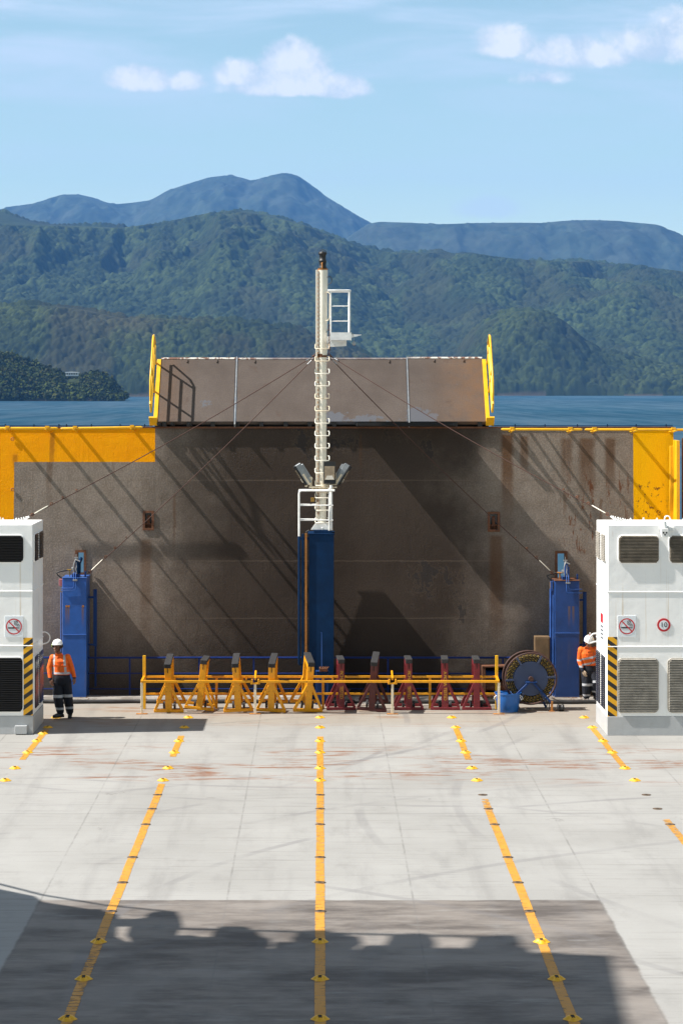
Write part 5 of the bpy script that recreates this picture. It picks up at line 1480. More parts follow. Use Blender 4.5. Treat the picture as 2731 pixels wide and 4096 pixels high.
# ================================================================== TRESTLES
def trestle(label, cat, px, D, yaw, pitch, L, mat, Ht=1.15, padmat='rubber', lean=0.0, text=None, wide=0.70, group=None, tilt_label=None):
    x = (px-CX)*D/F
    rt = thing('trestle', label, cat, (x, D, 0.002+abs(math.sin(R(lean)))*wide/2), (R(pitch), R(lean), R(yaw)), group=group)
    pw = .150
    for y_ in (0.0, L):
        p = MB(); p.box(-pw/2, pw/2, y_, y_+.09, .03, Ht); po = p.build('post', mat, rt, .006, local=True)
        p = MB(); p.box(-wide/2, wide/2, y_-.005, y_+.065, .0, .065); p.build('foot_bar', mat, rt, .006, local=True)
        for s in (-1, 1):
            p = MB(); p.bar((s*(wide/2-.035), y_+.03, .065), (s*(pw/2-.02), y_+.03, .63), .062, .055, (0, 1, 0)); p.build('brace', mat, rt, .005, local=True)
        if y_ == 0.0:
            p = MB(); p.box(-.008, .008, y_-.006, y_+.001, Ht-.17, Ht-.04); p.build('slot', M['dark'], po, local=True)
    p = MB(); p.box(-pw/2+.005, pw/2-.005, .09, L, Ht-.12, Ht-.005); p.box(-.03, .03, .07, L, .12, .18)
    for y_ in (L*.35, L*.65): p.box(-.055, .055, y_-.02, y_+.02, .18, Ht-.12)
    p.build('top_beam', mat, rt, .004, local=True)
    p = MB(); p.box(-pw/2-.006, pw/2+.006, -.02, L+.11, Ht, Ht+.062); p.box(-pw/2-.006, pw/2+.006, -.03, -.004, Ht-.045, Ht+.058)
    p.build('rubber_pad', M[padmat], rt, .012, local=True, seg=2)
    for s in (-1, 1):
        p = MB(); cxw = s*.125; p.cyl((cxw-.022, .22, .10), (cxw+.022, .22, .10), .092, None, 18); wh = p.build('wheel', M['tire'], rt, .006, local=True)
        p = MB(); p.cyl((cxw-.026, .22, .10), (cxw+.026, .22, .10), .055, None, 14); p.build('hub', M['wheel_grey'] if text or mat is M['darkred'] else M['steel'], wh, local=True)
    p = MB(); p.cyl((-.15, .22, .10), (.15, .22, .10), .014, None, 8); p.build('axle', M['steel'], rt, local=True)
    if text:
        for (s, z_) in text:
            mw = Matrix.Translation((0, -.008, z_)) @ Matrix.Rotation(R(90), 4, 'X') @ Matrix.Rotation(R(-90), 4, 'Z')
            text_mesh('lettering', s, .105, M['letter'], po if False else rt, mw, .001, spacing=.82)
    return rt
GY, GR = 'yellow trestles in the rack', 'red trestles in the rack'
Yl, Rd = M['yellow'], M['red']
trestle('yellow trestle tipped forward on the front rail, leftmost in the rack', 'trestle', 675.5, 52.88, -2, 13, .60, Yl, group=GY, lean=0)
trestle('turned yellow trestle standing level, second from the left end of the rack', 'trestle', 796, 53.08, -3, 2, .56, Yl, Ht=1.13, group=GY, lean=6)
trestle('yellow trestle tipped forward just left of the second white rack leg', 'trestle', 954, 52.86, -2, 13, .60, Yl, group=GY, lean=-3)
trestle('yellow trestle tipped forward just right of the second white rack leg', 'trestle', 1083, 52.88, -4, 13, .60, Yl, group=GY, lean=2.5)
trestle('yellow trestle tipped forward just left of the mast pedestal, turned to face left', 'trestle', 1231.5, 52.9, 9, 13, .60, Yl, Ht=1.17, group=GY, lean=2)
trestle('dark red trestle with yellow lettering standing just right of the mast pedestal', 'trestle', 1365, 53.28, 3, 0, .62, Rd, group=GR, text=[('PICMA', .80), ('TESTED', .42)])
trestle('blackened maroon trestle leaning to the right beside the third white rack leg', 'trestle', 1485, 52.95, -5, 13, .60, M['darkred'], Ht=1.17, group=GR, lean=4)
trestle('dark red trestle with yellow lettering just right of the third white rack leg', 'trestle', 1635, 53.28, 1, 0, .62, Rd, group=GR, text=[('PICMA', .80), ('TESTED', .42)])
trestle('dark red trestle with yellow lettering, second from the right end of the rack', 'trestle', 1780, 53.28, -2, 0, .62, Rd, group=GR, text=[('A PICMA', .74), ('TESTED', .38)], lean=-.5)
trestle('plain dark red trestle with chipped paint at the right end of the rack', 'trestle', 1906, 53.28, 0, 0, .62, Rd, group=GR)

# ================================================================== TUB, REEL, ROLLERS, CABINET, HOSES
tb = thing('tub', 'bright blue plastic tub with rope handles beside the right end of the rack', 'tub', W(2030, 2852, 53.05))
o_ = Vector(tb.location)
tb.location.z = 0.002
p = MB(); p.lathe([(0, 0.004), (.235, 0.004), (.245, .02), (.245, .035), (.25, .04), (.285, .36), (.29, .40), (.315, .44), (.318, .455), (.305, .452), (.27, .40), (.235, .05), (0, .04)], (o_.x, o_.y, .002), (0, 0, 1), 32)
p.build('tub_body', M['tub'], tb)
p = MB()
for s in (-1, 1): p.tube([(o_.x+s*.265, o_.y-.11, .40), (o_.x+s*.32, o_.y-.12, .37), (o_.x+s*.34, o_.y-.13, .32), (o_.x+s*.31, o_.y-.13, .29), (o_.x+s*.27, o_.y-.10, .37)], .009, 6)
p.build('handle', M['white_rail'], tb)

DRL = 53.2
rc = W(2121, 2714, DRL)
rl = thing('rope_reel', 'big blue and rusty reel wound with yellow and black rope', 'rope reel', (rc.x, DRL, 0))
RO = .600
p = MB(); p.torus((rc.x, DRL-.02, rc.z), RO, .024, (0, 1, 0), 64, 8); fl = p.build('front_flange', M['dark_rust'], rl)
p = MB(); p.torus((rc.x-.02, DRL+.42, rc.z+.0), RO+.0, .026, (0, 1, 0), 64, 8); p.lathe([(.06, .41), (RO-.02, .41), (RO-.02, .43), (.06, .43)], (rc.x-.02, DRL, rc.z), (0, 1, 0), 40, False); p.build('rear_flange', M['dark_rust'], rl)
p = MB(); p.cyl((rc.x, DRL+.40, rc.z), (rc.x, DRL-.035, rc.z), .405, None, 48); p.build('drum', paint('reel_blue', (0.018, 0.034, 0.085), .5, .3, .22, scale=3), rl)
for k in range(6):
    a = R(4+60*k); d_ = Vector((math.cos(a), 0, math.sin(a))); c0 = Vector((rc.x, DRL-.035, rc.z))
    p = MB(); p.bar(c0+d_*.39, c0+d_*RO, .05, .02, (0, 1, 0)); p.build('spoke', paint('spoke_blue', (0.035, 0.05, 0.105), .5, .3, .2) if k == 0 else bpy.data.materials['spoke_blue'], fl, .003)
rope_y = paint('yellow_rope', (0.26, 0.17, 0.030), .6, .4, 0, vary=.35, scale=14); rope_k = paint('black_rope', (0.025, 0.024, 0.022), .7, .3, 0, scale=14)
for nm, mt_, ph in (('yellow_rope', rope_y, 0), ('black_rope', rope_k, math.pi)):
    p = MB()
    for (rr, dy, k0) in ((.435, .0, 0), (.478, .01, 1), (.522, .0, 2), (.556, .05, 3), (.54, .12, 1), (.54, .20, 2), (.54, .28, 3), (.54, .35, 0)):
        n = 300 if dy < .06 else 160; pts = []
        for i in range(n):
            a = 2*math.pi*i/n; wob = .008*math.sin(a*3+k0*2)+.006*math.sin(a*7+k0)
            tw = a*38+ph+k0
            q = rr+wob+.012*math.cos(tw)
            pts.append((rc.x+q*math.cos(a), DRL+.02+dy+.012*math.sin(tw), rc.z+q*math.sin(a)))
        p.tube(pts, .0145, 6, True)
    p.build(nm, mt_, rl)
p = MB(); p.cyl((rc.x, DRL-.15, rc.z), (rc.x, DRL-.03, rc.z), .058, None, 18); p.build('bearing', M['dark_rust'], rl, .006)
p = MB(); p.box(rc.x-.13, rc.x+.14, DRL-.16, DRL-.06, rc.z-.085, rc.z-.062)
p.bar((rc.x-.05, DRL-.11, rc.z-.08), (rc.x-.34, DRL-.11, rc.z-.36), .05, .04, (0, 1, 0)); p.bar((rc.x-.34, DRL-.11, rc.z-.36), (rc.x-.42, DRL-.11, 0.0), .05, .04, (0, 1, 0))
p.bar((rc.x+.05, DRL-.11, rc.z-.08), (rc.x+.48, DRL-.11, .20), .05, .04, (0, 1, 0)); p.build('reel_stand', M['blue'], rl, .004)
p = MB(); p.bar((rc.x+.02, DRL+.52, rc.z), (rc.x+.42, DRL+.52, 0.0), .05, .04, (0, 1, 0)); p.bar((rc.x-.02, DRL+.52, rc.z), (rc.x-.42, DRL+.52, 0.0), .05, .04, (0, 1, 0))
p.build('reel_stand', M['blue'], rl, .004)
p = MB(); p.box(rc.x+.465, rc.x+.515, DRL-.14, DRL-.08, 0, .24); p.box(rc.x+.42, rc.x+.55, DRL-.17, DRL-.05, 0, .012); p.build('stand_foot', M['rust_orange'], rl)
p = MB(); p.tube([(rc.x+.36, DRL-.05, .33), (rc.x+.38, DRL-.06, .15), (rc.x+.36, DRL-.08, .06), (rc.x+.40, DRL-.1, .03), (rc.x+.43, DRL-.1, .12), (rc.x+.41, DRL-.05, .3)], .013, 6); p.tube([(rc.x+.5, DRL+.05, .30), (rc.x+.62, DRL+.02, .25), (rc.x+.75, DRL, .19)], .008, 5); p.build('rope_end', rope_k, rl)

rb = W(2240, 2846, 53.1)
p = MB(); p.lathe([(0, 0), (.07, 0), (.082, .012), (.082, .05), (.075, .055), (.075, .11), (.082, .115), (.082, .150), (.07, .162), (0, .162)], (rb.x-.08, rb.y, .084), (1, 0, 0), 20)
rr_ = p.build('roller', M['black']); tag(rr_, 'short black rubber roller lying on the deck beside the rope reel', 'roller')
p = MB(); p.cyl((rb.x-.1, rb.y, .084), (rb.x+.1, rb.y, .084), .02, None, 10); p.build('roller_axle', M['steel'], rr_)

fl_ = W(1978, 2700, 54.75)
fr_ = thing('fairlead_roller', 'blue and rusty horizontal rollers in a steel frame behind the rope reel', 'fairlead', (fl_.x, 54.75, 0))
a, b_ = rx(1926, 54.75), rx(2040, 54.75)
p = MB(); zt = H-(2669-CY)*54.75/F; p.box(a, b_, 54.7, 55.1, zt, zt+.035); p.box(a, a+.09, 54.72, 55.05, .1, zt); p.box(b_-.05, b_, 54.72, 55.05, .1, zt); p.box(a, b_, 54.72, 55.0, .12, .16); p.build('frame', M['rust'], fr_, .005)
for z_, mt_ in ((zt-.20, M['blue']), (zt-.47, M['rust'])):
    p = MB(); p.cyl((a+.1, 54.88, z_), (b_-.06, 54.88, z_), .11, None, 20); p.build('roll', mt_, fr_)
p = MB(); p.box(a+.09, b_-.05, 54.98, 55.0, .16, zt); p.build('backing_plate', M['dark'], fr_)

cb0, cb1 = W(2138, 2650, 54.85), W(2198, 2547, 54.85)
cbx = thing('cabinet', 'brown stained steel cabinet on the wall behind the rope reel', 'cabinet', ((cb0.x+cb1.x)/2, 54.85, 0))
p = MB(); p.box(cb0.x, cb1.x, 54.85, 55.15, cb0.z-.25, cb1.z); p.build('case', M['brown_box'], cbx, .01)
p = MB(); p.box(cb0.x+.04, cb1.x-.03, 54.838, 54.849, cb0.z-.22, cb1.z-.03); p.build('door', M['brown_box'], cbx, .003)
p = MB(); p.box(cb1.x-.02, cb1.x+.13, 54.95, 55.0, cb1.z-.07, cb1.z-.02); p.box(cb1.x-.02, cb1.x+.10, 54.95, 55.0, cb0.z-.1, cb0.z-.05); p.cyl((cb1.x+.05, 54.97, cb0.z-.1), (cb1.x+.05, 54.97, cb1.z), .018, None, 8); p.build('mounting_bracket', M['steel'], cbx)
# hoses lying along the sill
def wiggle(x0, x1, y, z, r, amp, seed, n=60):
    rr = random.Random(seed); a = [rr.uniform(0, 6) for _ in range(3)]
    return [(x0+(x1-x0)*i/n, y+amp*(math.sin(i*.31+a[0])+.5*math.sin(i*.83+a[1])), z) for i in range(n+1)]
p = MB(); p.tube(wiggle(-7.4, 1.0, 54.42, .047, .045, .035, 3), .045, 9); h1 = p.build('hose', M['hose']); tag(h1, 'thick black hose lying on the deck along the sill behind the yellow trestles', 'hose')
p = MB(); p.tube(wiggle(-7.3, 0.35, 54.58, .04, .038, .02, 8)+[(.5, 54.6, .1), (.62, 54.62, .22), (.72, 54.64, .33)], .036, 9); h2 = p.build('hose', M['hose']); tag(h2, 'thinner black hose nearest the sill, rising at the small winch stand', 'hose')
p = MB(); p.tube(wiggle(1.2, 7.6, 54.36, .05, .045, .02, 5), .045, 9); h3 = p.build('hose', M['hose']); tag(h3, 'dull black hose lying along the sill behind the red trestles and reel', 'hose')

# ================================================================== LASHING POTS AND FLUSH SOCKETS
def pot_master():
    rt = thing('lashing_pot', 'x', 'lashing pot', (0, 0, 0), group='raised yellow lashing pots')
    p = MB(); n = 48; prof = [(.028, .010), (.030, .040), (.042, .047), (.062, .042), (.085, .027), (.104, .012), (.116, .004), (.120, .001)]
    vs = []
    for (r, z) in prof:
        for k in range(n):
            a = 2*math.pi*k/n; lob = 1-.17*abs(math.sin(2*a))**1.6*min(1, max(0, (r-.03)/.06))
            zz_ = z*(1-.45*(abs(math.sin(2*a))**8)*min(1, max(0, (r-.05)/.03)))
            # notch across the top, front to back
            if r < .06 and abs(math.cos(a))*r < .022: zz_ = min(zz_, .030 if r > .029 else .01)
            vs.append((r*lob*math.cos(a), r*lob*math.sin(a), zz_))
    fs = [(i*n+k, (i+1)*n+k, (i+1)*n+(k+1) % n, i*n+(k+1) % n) for i in range(len(prof)-1) for k in range(n)]
    p.add(vs, fs, False); p.build('pot_body', M['yellow_pot'], rt, local=True)
    p = MB(); p.cyl((0, 0, .002), (0, 0, .014), .031, None, 20); p.box(-.020, .020, -.068, .050, .012, .0405); p.build('socket', M['dark'], rt, local=True)
    return rt
def sock_master():
    rt = thing('deck_socket', 'x', 'deck socket', (0, 0, 0), group='small flush deck sockets')
    p = MB(); p.lathe([(0, .006), (.06, .006), (.085, .004), (.085, 0)], (0, 0, 0), (0, 0, 1), 28); p.box(-.09, .09, -.008, .008, .003, .007); p.build('plate', paint('worn_socket_plate', (.14, .09, .05), .6, .5, .4, scale=14), rt, local=True)
    p = MB(); p.cyl((0, 0, .005), (0, 0, .008), .034, None, 20); p.box(-.075, .075, -.006, .006, .006, .0085); p.build('socket', M['dark'], rt, local=True)
    return rt
PM, SM = pot_master(), sock_master()
used = {'p': False, 's': False}
LINES = [(-6.1, 'far left lane line'), (-3.04, 'left lane line'), (0.0, 'centre lane line'), (3.04, 'right lane line'), (6.1, 'far right lane line')]
def put(kind, x, row, label):
    m = PM if kind == 'p' else SM
    o = m if not used[kind] else copy_tree(m)
    used[kind] = True
    o.location = (x, ydisp(1636.3+row), 0.004); o['label'] = label
    o.rotation_euler = (0, 0, R(random.uniform(-6, 6)))
ordn = ['first', 'second', 'third', 'fourth', 'fifth', 'sixth']
for x, ln in LINES:
    for i, row in enumerate((157, 129, 93, 66.5, 35.5, 12.5)):
        put('p', x, row, 'raised yellow lashing pot on the %s, %s row beyond the flush sockets' % (ln, ordn[i]))
    if abs(x) < 4:
        for i, row in enumerate((705, 613, 527.5)):
            put('p', x, row, 'raised yellow lashing pot on the %s, %s row from the photo bottom' % (ln, ordn[i]))
    rows = (457, 391, 333, 257.5, 221.5, 189.5)
    if x > -5:
        for i, row in enumerate(rows):
            if x > 5 and row > 300: continue
            put('s', x, row, 'small dark flush socket on the %s, %s socket row from the front' % (ln, ordn[i]))
put('p', -6.1, 49.5, 'raised yellow lashing pot at the corner of the left white deck house')

# ================================================================== PEOPLE
def ell(mb, c, r, n=14, m=10, rot=None):
    c = Vector(c); vs = []; fs = []
    for i in range(m+1):
        t = math.pi*i/m
        for k in range(n):
            a = 2*math.pi*k/n
            v = Vector((r[0]*math.sin(t)*math.cos(a), r[1]*math.sin(t)*math.sin(a), r[2]*math.cos(t)))
            if rot is not None: v = rot @ v
            vs.append(c+v)
    for i in range(m):
        for k in range(n):
            fs.append((i*n+k, (i+1)*n+k, (i+1)*n+(k+1) % n, i*n+(k+1) % n))
    mb.add(vs, fs, True)
def limb(mb, pts, rs, n=12):
    """tapered limb through joints, rounded at every joint"""
    P_ = []; Q = []
    for i in range(len(pts)-1):
        for k in range(4):
            f = k/4; P_.append(Vector(pts[i]).lerp(Vector(pts[i+1]), f)); Q.append(rs[i]+(rs[i+1]-rs[i])*f)
    P_.append(Vector(pts[-1])); Q.append(rs[-1])
    mb.tube(P_, Q, n)
    for p_, r_ in zip(pts, rs): ell(mb, p_, (r_, r_, r_), 12, 8)
def loft(mb, rings, n=20):
    """rings = (centre, rx, ry)"""
    vs = []
    for (c, rx, ry) in rings:
        for k in range(n):
            a = 2*math.pi*k/n; ca, sa = math.cos(a), math.sin(a)
            e = 0.85
            vs.append((c[0]+rx*math.copysign(abs(ca)**e, ca), c[1]+ry*math.copysign(abs(sa)**e, sa), c[2]))
    fs = [(i*n+k, i*n+(k+1) % n, (i+1)*n+(k+1) % n, (i+1)*n+k) for i in range(len(rings)-1) for k in range(n)]
    fs += [tuple(reversed(range(n))), tuple(range((len(rings)-1)*n, len(rings)*n))]
    mb.add(vs, fs, True)
def fuse(o, vox, smooth=4):
    r = o.modifiers.new('fuse', 'REMESH'); r.mode = 'VOXEL'; r.voxel_size = vox; r.use_smooth_shade = True
    s = o.modifiers.new('smooth', 'SMOOTH'); s.factor = 0.5; s.iterations = smooth
    return o
def hand(mb, w, d, thumb, pn, curl=0.5, L=.185):
    """wrist w, pointing direction d, thumb side, palm normal pn"""
    w = Vector(w); d = Vector(d).normalized(); t = Vector(thumb); t = (t-d*t.dot(d)).normalized(); pn = d.cross(t)*(1 if Vector(pn).dot(d.cross(t)) > 0 else -1)
    rot = Matrix((d, t, pn)).transposed()
    ell(mb, w+d*.045, (.058, .042, .020), 12, 8, rot)
    limb(mb, [w-d*.02, w+d*.03], [.027, .028], 10)
    for i, (off, ln) in enumerate(((.030, .068), (.010, .078), (-.011, .072), (-.031, .056))):
        b = w+d*.088+t*off; c = curl*(1+.12*i); p_ = [b-d*.03, b]; cur = d.copy(); s = ln*.42
        for j in range(3):
            ang = c*(.5+.35*j); cur = (d*math.cos(ang*1.1)+pn*math.sin(ang*1.1)).normalized(); p_.append(p_[-1]+cur*s*(1-.18*j))
        limb(mb, p_, [.0105, .0105, .0098, .009, .0078], 8)
    b = w+d*.02+t*.028
    limb(mb, [b, b+(t*.6+d*.75).normalized()*.042+pn*.006, b+(t*.6+d*.75).normalized()*.042+(d*.9+pn*.35).normalized()*.032, b+(t*.6+d*.75).normalized()*.042+(d*.8+pn*.5).normalized()*.056], [.0135, .0125, .0115, .009], 8)
def head(mb, c, f, tilt=0.0):
    c = Vector(c); f = Vector(f).normalized(); u = Vector((0, 0, 1)); s = f.cross(u).normalized(); u = s.cross(f).normalized()
    rot = Matrix((s, f, u)).transposed()
    def L_(a, b, d): return c+s*a+f*b+u*d
    ell(mb, L_(0, -.012, .02), (.076, .098, .098), 16, 12, rot)      # cranium
    ell(mb, L_(0, .022, -.045), (.060, .066, .078), 14, 10, rot)     # face and jaw
    ell(mb, L_(0, .058, -.098), (.026, .026, .022), 10, 8, rot)      # chin
    limb(mb, [L_(0, .086, .012), L_(0, .100, -.022), L_(0, .102, -.030)], [.009, .014, .013], 8)   # nose
    ell(mb, L_(.016, .090, -.032), (.010, .010, .008), 8, 6, rot); ell(mb, L_(-.016, .090, -.032), (.010, .010, .008), 8, 6, rot)
    ell(mb, L_(0, .082, .026), (.052, .014, .010), 10, 6, rot)       # brow
    ell(mb, L_(0, .085, -.062), (.026, .011, .007), 10, 6, rot); ell(mb, L_(0, .084, -.074), (.022, .011, .008), 10, 6, rot)   # lips
    for q in (-1, 1):
        ell(mb, L_(q*.042, .066, -.025), (.022, .018, .018), 8, 6, rot)   # cheeks
        ell(mb, L_(q*.077, -.004, -.012), (.011, .020, .031), 10, 8, rot)  # ears
    return L_, rot
def boot(mb, ankle, toe, ground, r=.056):
    a = Vector(ankle); t = Vector(toe); d = Vector((t.x-a.x, t.y-a.y, 0)).normalized(); heel = a-d*.055
    z0 = ground
    limb(mb, [a+Vector((0, 0, .13)), a+Vector((0, 0, .02)), Vector((a.x, a.y, z0+.06))], [r*1.02, r*.98, .058], 12)
    s = Vector((-d.y, d.x, 0)); rot = Matrix((d, s, Vector((0, 0, 1)))).transposed()
    ell(mb, Vector((heel.x, heel.y, z0+.042))+d*.02, (.062, .042, .044), 12, 8, rot)
    ell(mb, Vector((a.x, a.y, z0+.05))+d*.075, (.10, .047, .052), 14, 8, rot)
    ell(mb, Vector((a.x, a.y, z0+.040))+d*.145, (.068, .050, .042), 14, 8, rot)
def sole(mb, ankle, toe, ground):
    a = Vector(ankle); t = Vector(toe); d = Vector((t.x-a.x, t.y-a.y, 0)).normalized(); s = Vector((-d.y, d.x, 0))
    o = Vector((a.x, a.y, ground)); out = []
    for (q, w) in ((-.085, .030), (-.05, .040), (.03, .036), (.10, .048), (.16, .048), (.20, .034), (.213, .01)): out.append((q, w))
    poly = [(q, w) for q, w in out]+[(q, -w) for q, w in reversed(out)]
    mb.prism(poly, o, d, s, (0, 0, 1), .026)
skin_dark = paint('skin_brown', (0.19, 0.085, 0.048), .5, 0, 0, vary=.15, scale=25, bump=.05)
skin_tan = paint('skin_tan', (0.30, 0.145, 0.085), .5, 0, 0, vary=.12, scale=25, bump=.05)
boot_m = paint('black_boot', (0.016, 0.016, 0.018), .42, .3, 0, vary=.2, scale=14)
def shirt_material(name, bands):
    """orange work shirt; bands(t, x, y, z) -> (silver mask, navy mask)"""
    m, t, b = mat_new(name); o = t.obj(); x, y, z = t.xyz(o)
    n = t.noise(o, 9, 4, .6)
    c = t.mix(t.smooth(n, .3, .7), (0.78, 0.10, 0.004), (0.92, 0.17, 0.006))
    sv, nv = bands(t, x, y, z)
    c = t.mix(nv, c, (0.010, 0.013, 0.030)); c = t.mix(sv, c, (0.46, 0.47, 0.50))
    t.put(b.inputs['Base Color'], c); b.inputs['Roughness'].default_value = .75
    wr = t.noise(t.mapping(o, (1, 1, .55)), 16, 4, .6, .8)
    t.put(b.inputs['Normal'], t.bump(wr, .8, .02))
    return m
def trouser_material(name, bands):
    m, t, b = mat_new(name); o = t.obj(); x, y, z = t.xyz(o)
    n = t.noise(o, 8, 4, .6)
    c = t.mix(n, (0.003, 0.004, 0.010), (0.006, 0.009, 0.020))
    f = None
    for (x0, x1, z0, z1) in bands:
        q = t.box(x, t.math('ADD', z, t.math('MULTIPLY', t.math('SUBTRACT', n, .5), .02)), x0, x1, z0, z1, .004); f = q if f is None else t.math('MAXIMUM', f, q)
    c = t.mix(f, c, (0.46, 0.47, 0.50))
    t.put(b.inputs['Base Color'], c); b.inputs['Roughness'].default_value = .8
    wr = t.noise(t.mapping(o, (1, 1, .5)), 13, 4, .6, .8)
    t.put(b.inputs['Normal'], t.bump(wr, 1.0, .025))
    return m

def person(J, label, loc, skin, shirt_m, trouser_m, headdir, gloves=None, light=False, ground=(0, 0), hemz=1.0, feet=('l', 'r')):
    rt = thing('person', label, 'person', loc)
    rt.scale = (1, 1, 1)
    # body: one fused surface
    b = MB()
    L_, hrot = head(b, J['head'], headdir)
    limb(b, [J['head']+Vector((0, .012, -.06)), J['neck'], J['chest']+Vector((0, 0, .08))], [.055, .056, .08])
    limb(b, [J['chest'], J['waist'], J['pelvis']], [.11, .10, .11])
    for q in ('l', 'r'):
        limb(b, [J['chest']+Vector((0, 0, .06)), J['sh'+q], J['el'+q], J['wr'+q]], [.075, .052, .040, .027])
        limb(b, [J['pelvis'], J['hip'+q], J['kn'+q], J['an'+q]], [.10, .085, .055, .042])
        if not (gloves and q in gloves): hand(b, J['wr'+q], J['hd'+q], J['th'+q], J['pn'+q], J.get('curl'+q, .5))
    body = fuse(b.build('body', skin, rt, local=True), .0055, 2)
    e = MB()
    for q in (-1, 1): ell(e, L_(q*.030, .079, .004), (.011, .007, .006), 8, 6, hrot)
    e.build('eye', M['sign_black'], body, local=True)
    # shirt
    s = MB(); ch, wa, pe, nk = J['chest'], J['waist'], J['pelvis'], J['neck']
    shw = (J['shr'].x-J['shl'].x)/2; mid = (J['shr']+J['shl'])/2
    loft(s, [((pe.x, pe.y, hemz), J['wx']*1.02, .135), ((wa.x, wa.y, hemz+.08), J['wx'], .13), ((ch.x, ch.y, ch.z-.08), shw*.98, .135), ((ch.x, ch.y, ch.z+.03), shw*1.06, .14),
             ((mid.x, mid.y, mid.z-.03), shw*1.05, .115), ((mid.x*.8+nk.x*.2, mid.y, mid.z+.035), shw*.72, .085), ((nk.x, nk.y+.01, nk.z-.005), .078, .072), ((nk.x, nk.y+.008, nk.z+.022), .068, .066)])
    for q in ('l', 'r'):
        limb(s, [ch+Vector((0, 0, .06)), J['sh'+q], J['el'+q], J['wr'+q].lerp(J['el'+q], .04)], [.09, .078, .062, .046])
    sh = fuse(s.build('shirt', shirt_m, rt, local=True), .011, 3)
    cl = MB(); nx = nk+Vector((0, .004, .012))
    for q in (-1, 1):
        cl.prism([(0, 0), (q*.075, .03), (q*.095, -.03), (q*.035, -.055)], nx+Vector((0, -.075, -.005)), (1, .25*q*q, 0), (0, -.15, 1), (0, -1, 0), .012)
    cl.build('collar', shirt_m, sh, .003, local=True)
    pk = MB()
    for q in (-1, 1): pk.prism([(-.05, .0), (.05, .0), (.045, -.035), (0, -.05), (-.045, -.035)], (ch.x+q*shw*.48, ch.y-.148, ch.z-.04), (1, 0, 0), (0, 0, 1), (0, 1, 0), .012)
    pk.build('pocket_flap', shirt_m, sh, .003, local=True)
    # trousers
    t_ = MB(); hw = J['wx']
    loft(t_, [((pe.x, pe.y, hemz+.02), hw*.98, .125), ((pe.x, pe.y, hemz-.10), hw*1.05, .145), ((pe.x, pe.y, hemz-.20), hw*1.02, .14), ((pe.x, pe.y, hemz-.27), hw*.7, .10)])
    for q in ('l', 'r'):
        limb(t_, [J['hip'+q]+Vector((0, 0, -.06)), J['kn'+q], J['an'+q].lerp(J['kn'+q], .35), J['an'+q].lerp(J['kn'+q], .10)], [.122, .112, .104, .090])
    fuse(t_.build('trousers', trouser_m, rt, local=True), .012, 3)
    for i, q in enumerate(('l', 'r')):
        o = MB(); boot(o, J['an'+q], J['to'+q], ground[i]); bo = fuse(o.build('boot', boot_m if not light else paint('dusty_boot', (.10, .085, .075), .8, .4, 0, scale=16) if i == 0 else bpy.data.materials['dusty_boot'], rt, local=True), .008, 2)
        o = MB(); sole(o, J['an'+q], J['to'+q], ground[i]); o.build('sole', M['rubber'], bo, local=True)
    if gloves:
        for q in gloves:
            g = MB(); hand(g, J['wr'+q], J['hd'+q], J['th'+q], J['pn'+q], J.get('curl'+q, .5)); limb(g, [J['wr'+q]+Vector(J['hd'+q]).normalized()*-.05, J['wr'+q]], [.036, .033])
            fuse(g.build('glove', paint('work_glove', (.55, .42, .30), .8, .3, 0, vary=.25, scale=20), rt, local=True), .0055, 2)
    # helmet
    hc = L_(0, -.016, .058); up = L_(0, 0, 1)-L_(0, 0, 0)
    h = MB(); h.lathe([(.118, 0), (.120, .012), (.117, .045), (.105, .078), (.082, .106), (.048, .123), (0, .129)], hc, up, 28)
    h.lathe([(.114, .004), (.108, .045), (.076, .096), (0, .118)], hc, up, 28)
    fw = (L_(0, 1, 0)-L_(0, 0, 0)); sd = (L_(1, 0, 0)-L_(0, 0, 0))
    pts = []
    for k in range(25):
        a = math.pi*k/24; pts.append((.130*math.cos(a), .150*math.sin(a)))
    h.prism([(a, b2) for a, b2 in pts]+[(-.120, 0.0), (0, .10), (.120, 0.0)], hc+up*.002, sd, fw, up, .010)
    h.tube([hc+sd*(.02*0)+fw*.116*math.cos(a)+up*(.010+.122*math.sin(a)) for a in [R(v) for v in range(20, 161, 10)]], .010, 6)
    helm = h.build('helmet', M['white'], rt, local=True)
    st_ = MB()
    for q in (-1, 1): st_.tube([L_(q*.085, .01, .04), L_(q*.078, .03, -.05), L_(q*.03, .05, -.112), L_(0, .055, -.118)], .005, 5)
    st_.build('chin_strap', M['black'], helm, local=True)
    return rt, L_, hrot, helm

V = Vector
JL = dict(pelvis=V((-.015, 0, .98)), waist=V((-.02, 0, 1.06)), chest=V((-.045, 0, 1.30)), neck=V((-.075, -.01, 1.485)), head=V((-.118, -.040, 1.648)), wx=.185,
          shl=V((-.225, 0, 1.405)), ell=V((-.305, -.0, 1.17)), wrl=V((-.270, -.08, .905)), hdl=V((.30, -.35, -.85)), thl=V((.75, -.65, 0)), pnl=V((.6, .7, .2)), curll=.55,
          shr=V((.115, .01, 1.415)), elr=V((.205, .03, 1.18)), wrr=V((.275, -.01, .945)), hdr=V((.05, -.15, -1)), thr=V((-.55, -.8, 0)), pnr=V((-.8, .5, 0)), curlr=.45,
          hipl=V((-.105, 0, .92)), knl=V((-.105, -.06, .52)), anl=V((-.045, -.0, .135)), tol=V((-.22, -.14, .04)),
          hipr=V((.085, 0, .92)), knr=V((.115, .04, .53)), anr=V((.150, .19, .105)), tor=V((.165, .0, .04)))
